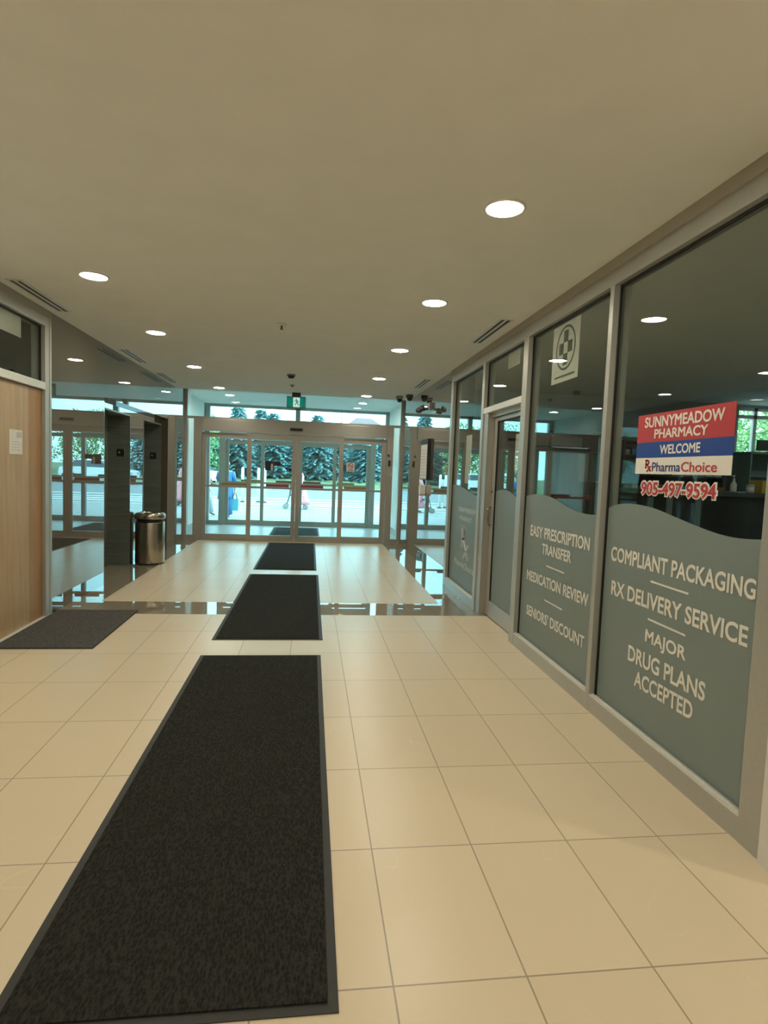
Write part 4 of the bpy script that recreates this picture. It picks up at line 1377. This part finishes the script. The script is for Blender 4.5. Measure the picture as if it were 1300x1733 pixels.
# ---------------- parked cars
def car(x, y, rot, label):
    r = tag(empty('car', (x, y, -0.015)), label, 'car', 'parked white cars')
    T = Matrix.Translation((x, y, -0.015)) @ Matrix.Rotation(rot, 4, 'Z')
    prof = [(-2.25, 0.35), (-2.28, 0.62), (-2.2, 0.88), (-1.3, 0.98), (-0.75, 1.02), (1.5, 1.05), (2.2, 1.0), (2.28, 0.7), (2.25, 0.32)]
    def loft_side(pr, w0, w1, split):
        n = len(pr)
        vs = []
        for s, wf in ((-1, 0), (1, 0)):
            for (a, b) in pr:
                ww = w0 if b < split else w1
                vs.append((a, s * ww, b))
        fs = [tuple(range(n)), tuple(range(2 * n - 1, n - 1, -1))] + [(i, (i + 1) % n, n + (i + 1) % n, n + i) for i in range(n)]
        return vs, fs
    q = MB(); q.T = T
    q.add(*loft_side(prof, 0.90, 0.86, 0.9)); q.build('body', M['carpaint'], r)
    q = MB(); q.T = T
    q.add(*loft_side([(-0.85, 1.0), (-0.15, 1.46), (1.2, 1.47), (1.95, 1.03)], 0.84, 0.68, 1.2)); q.build('cabin_glass', M['carglass'], r)
    q = MB(); q.T = T
    q.add(*loft_side([(-0.22, 1.44), (-0.1, 1.51), (1.1, 1.52), (1.3, 1.45)], 0.70, 0.66, 1.48)); q.build('roof_panel', M['carpaint'], r)
    for sx in (-1.4, 1.4):
        for sy in (-0.84, 0.84):
            q = MB(); q.T = T @ Matrix.Translation((sx, sy, 0.32)) @ Matrix.Rotation(PI / 2, 4, 'X')
            q.lathe(0, 0, [(0.24, -0.11), (0.32, -0.09), (0.32, 0.09), (0.24, 0.11)], 20)
            wh = q.build('wheel', M['black'], r)
            q = MB(); q.T = T @ Matrix.Translation((sx, sy * 1.0 + (0.115 if sy > 0 else -0.115), 0.32)) @ Matrix.Rotation(PI / 2, 4, 'X')
            q.lathe(0, 0, [(0.19, -0.006), (0.17, 0.006)], 16)
            q.build('hubcap', M['steel'], wh)
    for sy in (-0.6, 0.6):
        q = MB(); q.T = T
        q.box(-2.30, -2.18, sy - 0.18, sy + 0.18, 0.66, 0.80, 0.02)
        q.build('headlight', M['palegrey'], r)
    return r


car(8.4, 39.0, 0.05, 'white car parked on the right, visible only as a reflection')
car(-8.7, 43.5, 0.0, 'white car parked far left across the road')


# ---------------- people
def skin_obj(verts, edges, rads, root, levels, name, mat, parent):
    me = bpy.data.meshes.new(name)
    me.from_pydata(verts, edges, [])
    o = bpy.data.objects.new(name, me)
    C.objects.link(o)
    md = o.modifiers.new('skin', 'SKIN')
    for i, v in enumerate(me.skin_vertices[0].data):
        v.radius = rads[i]
        v.use_root = (i == root)
    md.use_smooth_shade = True
    sb = o.modifiers.new('sub', 'SUBSURF')
    sb.levels = levels; sb.render_levels = levels
    dg = bpy.context.evaluated_depsgraph_get()
    dg.update()
    res = bpy.data.meshes.new_from_object(o.evaluated_get(dg))
    vs = [tuple(v.co) for v in res.vertices]
    fs = [list(f.vertices) for f in res.polygons]
    bpy.data.objects.remove(o)
    bpy.data.meshes.remove(me)
    bpy.data.meshes.remove(res)
    q = MB()
    q.add(vs, fs, True)
    return q.build(name, mat, parent)


def person(x, y, rot, H, label, J, hair, z0=-0.01):
    """J overrides joints in body units of height; front is local +y"""
    r = tag(empty('person', (x, y, z0)), label, 'person')
    T = Matrix.Translation((x, y, z0)) @ Matrix.Rotation(rot, 4, 'Z') @ Matrix.Scale(H, 4)
    j = dict(pelvis=(0, 0, .53), spine=(0, .0, .62), chest=(0, .0, .735), neck=(0, .005, .835), skull0=(0, .012, .882), skull=(0, .012, .935), top=(0, .0, .972),
             nose=(0, .066, .915),
             shL=(-.105, 0, .805), elL=(-.135, -.01, .635), wrL=(-.14, .03, .49), shR=(.105, 0, .805), elR=(.135, -.01, .635), wrR=(.14, .03, .49),
             hipL=(-.055, 0, .505), knL=(-.06, .012, .285), anL=(-.06, -.01, .045), toL=(-.068, .085, .018), hipR=(.055, 0, .505), knR=(.06, .012, .285), anR=(.06, -.01, .045), toR=(.068, .085, .018))
    j.update(J)
    names = list(j)
    rad = dict(pelvis=.075, spine=.066, chest=.078, neck=.030, skull0=.046, skull=.058, top=.040, nose=.010, shL=.036, shR=.036, elL=.024, elR=.024, wrL=.015, wrR=.015,
               hipL=.052, hipR=.052, knL=.034, knR=.034, anL=.022, anR=.022, toL=.018, toR=.018)
    V = [Vector(j[n_]) for n_ in names]
    Rr = [rad[n_] for n_ in names]
    ix = {n_: i for i, n_ in enumerate(names)}
    E = [('pelvis', 'spine'), ('spine', 'chest'), ('chest', 'neck'), ('neck', 'skull0'), ('skull0', 'skull'), ('skull', 'top'), ('skull', 'nose'), ('chest', 'shL'), ('shL', 'elL'), ('elL', 'wrL'), ('chest', 'shR'), ('shR', 'elR'), ('elR', 'wrR'),
         ('pelvis', 'hipL'), ('hipL', 'knL'), ('knL', 'anL'), ('anL', 'toL'), ('pelvis', 'hipR'), ('hipR', 'knR'), ('knR', 'anR'), ('anR', 'toR')]
    E = [(ix[a], ix[b]) for a, b in E]
    # hands: palm and five fingers
    for s in ('L', 'R'):
        wv = Vector(j['wr' + s]); ev = Vector(j['el' + s])
        d = (wv - ev).normalized()
        side = d.cross(Vector((1, 0, 0)) if abs(d.x) < 0.8 else Vector((0, 1, 0))).normalized()
        pc = wv + d * 0.028
        V.append(pc); Rr.append(.016); ip = len(V) - 1
        E.append((ix['wr' + s], ip))
        inw = Vector((1 if s == 'L' else -1, 0, 0))
        for k, (o_, l_) in enumerate(((-.016, .030), (-.005, .036), (.006, .034), (.016, .027))):
            a = pc + side * o_ + d * 0.014
            b = a + d * l_ * 0.6 + inw * 0.004
            c = b + d * l_ * 0.5 + inw * 0.012
            for p_ in (a, b, c):
                V.append(p_); Rr.append(.0055)
            n0 = len(V)
            E += [(ip, n0 - 3), (n0 - 3, n0 - 2), (n0 - 2, n0 - 1)]
        a = pc - side * 0.018 + inw * 0.008 - d * 0.006; b = a + d * 0.022 - side * 0.006
        V += [a, b]; Rr += [.006, .0055]
        n0 = len(V)
        E += [(ip, n0 - 2), (n0 - 2, n0 - 1)]
    skin_obj([tuple(T @ v) for v in V], E, [(q * H, q * H) for q in Rr], 0, 1, 'body', M['skin'], r)
    sk = Vector(j['skull'])
    q = MB(); q.T = T
    # hair cap with a bun of length at the nape
    rings = []
    for k in range(9):
        a = PI / 2 - k * (PI * 0.62) / 8
        rings.append((sk.x, sk.y - 0.010 - 0.012 * k / 8, sk.z + 0.008 + 0.062 * math.sin(a), max(0.004, 0.062 * math.cos(a) + 0.002), max(0.004, 0.066 * math.cos(a) - (0.022 if k > 4 else 0.0))))
    q.loft(rings, 18)
    q.build('hair', M[hair], r)
    for s in (-1, 1):
        q = MB(); q.T = T @ Matrix.Translation((sk.x + s * 0.022, sk.y + 0.056, sk.z - 0.004))
        q.lathe(0, 0, [(0.002, -0.006), (0.006, -0.003), (0.006, 0.003), (0.002, 0.006)], 8)
        q.build('eye', M['black'], r)
        q = MB(); q.T = T @ Matrix.Translation((sk.x + s * 0.058, sk.y + 0.002, sk.z - 0.012))
        q.lathe(0, 0, [(0.003, -0.018), (0.009, -0.006), (0.010, 0.010), (0.004, 0.018)], 8, sx=0.6)
        q.build('ear', M['skin'], r)
    q = MB(); q.T = T
    q.box(sk.x - 0.016, sk.x + 0.016, sk.y + 0.050, sk.y + 0.056, sk.z - 0.046, sk.z - 0.040, 0.002)
    q.build('mouth', M['red_bar'], r)
    return r, T, j


def garment(T, parent, name, mat, rings, fold=0.0, nf=7):
    q = MB(); q.T = T
    q.loft(rings, 28, fold, nf)
    return q.build(name, M[mat], parent)


def sleeve(T, parent, pts, r, mat, name='sleeve'):
    q = MB(); q.T = T
    q.tube(pts, r, 12)
    return q.build(name, M[mat], parent)


# woman in sky blue with a turquoise bag
r1, T1, j1 = person(-2.36, 16.8, PI, 1.60, 'person in a sky blue tunic and trousers carrying a turquoise bag outside the left door',
                    dict(wrL=(-.155, .02, .478), elL=(-.15, -.01, .625), elR=(.14, .02, .66), wrR=(.10, .10, .60), knL=(-.06, .03, .285), anL=(-.065, .0, .045)), 'hair_grey')
garment(T1, r1, 'tunic', 'skyblue', [(0, 0, .818, .075, .055), (0, 0, .80, .125, .070), (0, 0, .735, .115, .085), (0, 0, .63, .105, .080), (0, 0, .52, .125, .098), (0, 0, .40, .135, .105), (0, 0, .32, .14, .11)], 0.05)
for s in ('L', 'R'):
    k_, a_ = j1['kn' + s], j1['an' + s]
    sg = -1 if s == 'L' else 1
    sleeve(T1, r1, [(sg * .055, 0, .50), k_, (a_[0], a_[1], .06)], [.07, .062, .058], 'skyblue', 'trouser_leg')
    sleeve(T1, r1, [j1['sh' + s], j1['el' + s]], [.046, .040], 'skyblue')
garment(T1, r1, 'shawl', 'purple', [(.085, .0, .825, .035, .055), (.105, .02, .78, .05, .075), (.12, .03, .70, .045, .07), (.115, .03, .62, .03, .05)], 0.06)
garment(T1, r1, 'scarf', 'cream', [(.02, .0, .86, .045, .045), (.03, .0, .83, .085, .065), (.04, .0, .81, .10, .072)], 0.05)
hp = T1 @ Vector(j1['wrL'])
bgx, bgy = hp.x + 0.005, hp.y - 0.0
r = tag(empty('shopping_bag', (bgx, bgy, 0.19)), 'turquoise shopping bag held by the person in sky blue', 'bag')
q = MB()
q.add([(bgx - .095, bgy - .04, .19), (bgx + .095, bgy - .04, .19), (bgx + .095, bgy + .04, .19), (bgx - .095, bgy + .04, .19), (bgx - .105, bgy - .05, .52), (bgx + .105, bgy - .05, .52), (bgx + .105, bgy + .05, .52), (bgx - .105, bgy + .05, .52)],
      [(0, 3, 2, 1), (0, 1, 5, 4), (1, 2, 6, 5), (2, 3, 7, 6), (3, 0, 4, 7), (4, 5, 6, 7)])
q.build('bag_body', M['bag'], r)
for yy in (-.045, .045):
    MB().tube([(bgx - .06, bgy + yy, .515), (bgx - .05, bgy + yy, .60), (bgx - .01, bgy + yy * .3, .685), (bgx + .02, bgy + yy * .3, .685), (bgx + .05, bgy + yy, .60), (bgx + .06, bgy + yy, .515)], 0.008, 6).build('handle', M['dark'], r)

# second person half hidden behind the outer post
r2, T2, j2 = person(-3.0, 17.3, -PI / 2, 1.56, 'person in a pale pink top and pale grey trousers at the far left edge',
                    dict(knR=(.06, .07, .29), anR=(.06, .10, .05), toR=(.065, .19, .02), anL=(-.06, -.08, .06), toL=(-.065, .0, .02), elR=(.13, .05, .66), wrR=(.12, .15, .60)), 'hair_dark')
garment(T2, r2, 'top', 'palepink', [(0, 0, .82, .07, .055), (0, 0, .80, .125, .07), (0, 0, .735, .115, .085), (0, 0, .62, .105, .08), (0, 0, .52, .12, .095), (0, 0, .45, .125, .10)], 0.04)
for s in ('L', 'R'):
    k_, a_ = j2['kn' + s], j2['an' + s]
    sg = -1 if s == 'L' else 1
    sleeve(T2, r2, [(sg * .055, 0, .50), k_, (a_[0], a_[1], .06)], [.068, .058, .06], 'palegrey', 'trouser_leg')
    sleeve(T2, r2, [j2['sh' + s], j2['el' + s]], [.045, .038], 'palepink')

# person in pink with a rollator
r3, T3, j3 = person(-0.36, 21.05, PI / 2, 1.58, 'person in a long pink dress walking with a rollator beyond the doors',
                    dict(elL=(-.13, .07, .64), wrL=(-.13, .19, .56), elR=(.13, .07, .64), wrR=(.13, .19, .56), skull0=(0, .03, .88), skull=(0, .035, .93), top=(0, .03, .967), nose=(0, .095, .91), neck=(0, .015, .835)), 'hair_dark', -0.012)
garment(T3, r3, 'dress', 'pink', [(0, .01, .822, .07, .055), (0, .01, .80, .12, .07), (0, 0, .735, .115, .085), (0, 0, .62, .10, .08), (0, -.005, .50, .125, .11), (0, -.02, .35, .15, .14), (0, -.03, .20, .18, .175), (0, -.035, .11, .195, .19)], 0.07, 9)
for s in ('L', 'R'):
    sleeve(T3, r3, [j3['sh' + s], j3['el' + s], j3['wr' + s]], [.046, .038, .028], 'pink')
hw = T3 @ Vector(j3['wrL'])
r = tag(empty('rollator', (-0.5, 21.05, -0.015)), 'dark four wheeled rollator pushed by the person in pink', 'walking aid')
for sy in (-0.25, 0.25):
    yy = 21.05 + sy
    MB().tube([(-0.86, yy, .10), (-0.80, yy, .22), (-0.72, yy, .50), (-0.70, yy, .84), (-0.60, yy, .885), (-0.50, yy, .885)], 0.016, 8).build('side_frame', M['dark'], r)
    MB().tube([(-0.72, yy, .48), (-0.46, yy, .46), (-0.16, yy, .10)], 0.015, 8).build('rear_leg', M['dark'], r)
    MB().tube([(-0.62, yy, .888), (-0.49, yy, .888)], 0.024, 10).build('hand_grip', M['black'], r)
    for xx in (-0.86, -0.16):
        q = MB(); q.T = Matrix.Translation((xx, yy, .085)) @ Matrix.Rotation(PI / 2, 4, 'X')
        q.lathe(0, 0, [(0.07, -0.018), (0.098, -0.014), (0.098, 0.014), (0.07, 0.018)], 18)
        q.build('wheel', M['grey'], r)
MB().box(-0.74, -0.48, 20.81, 21.29, .47, .50, 0.008).build('seat', M['black'], r)
MB().tube([(-0.70, 20.80, .80), (-0.70, 21.30, .80)], 0.014, 8).build('cross_bar', M['dark'], r)
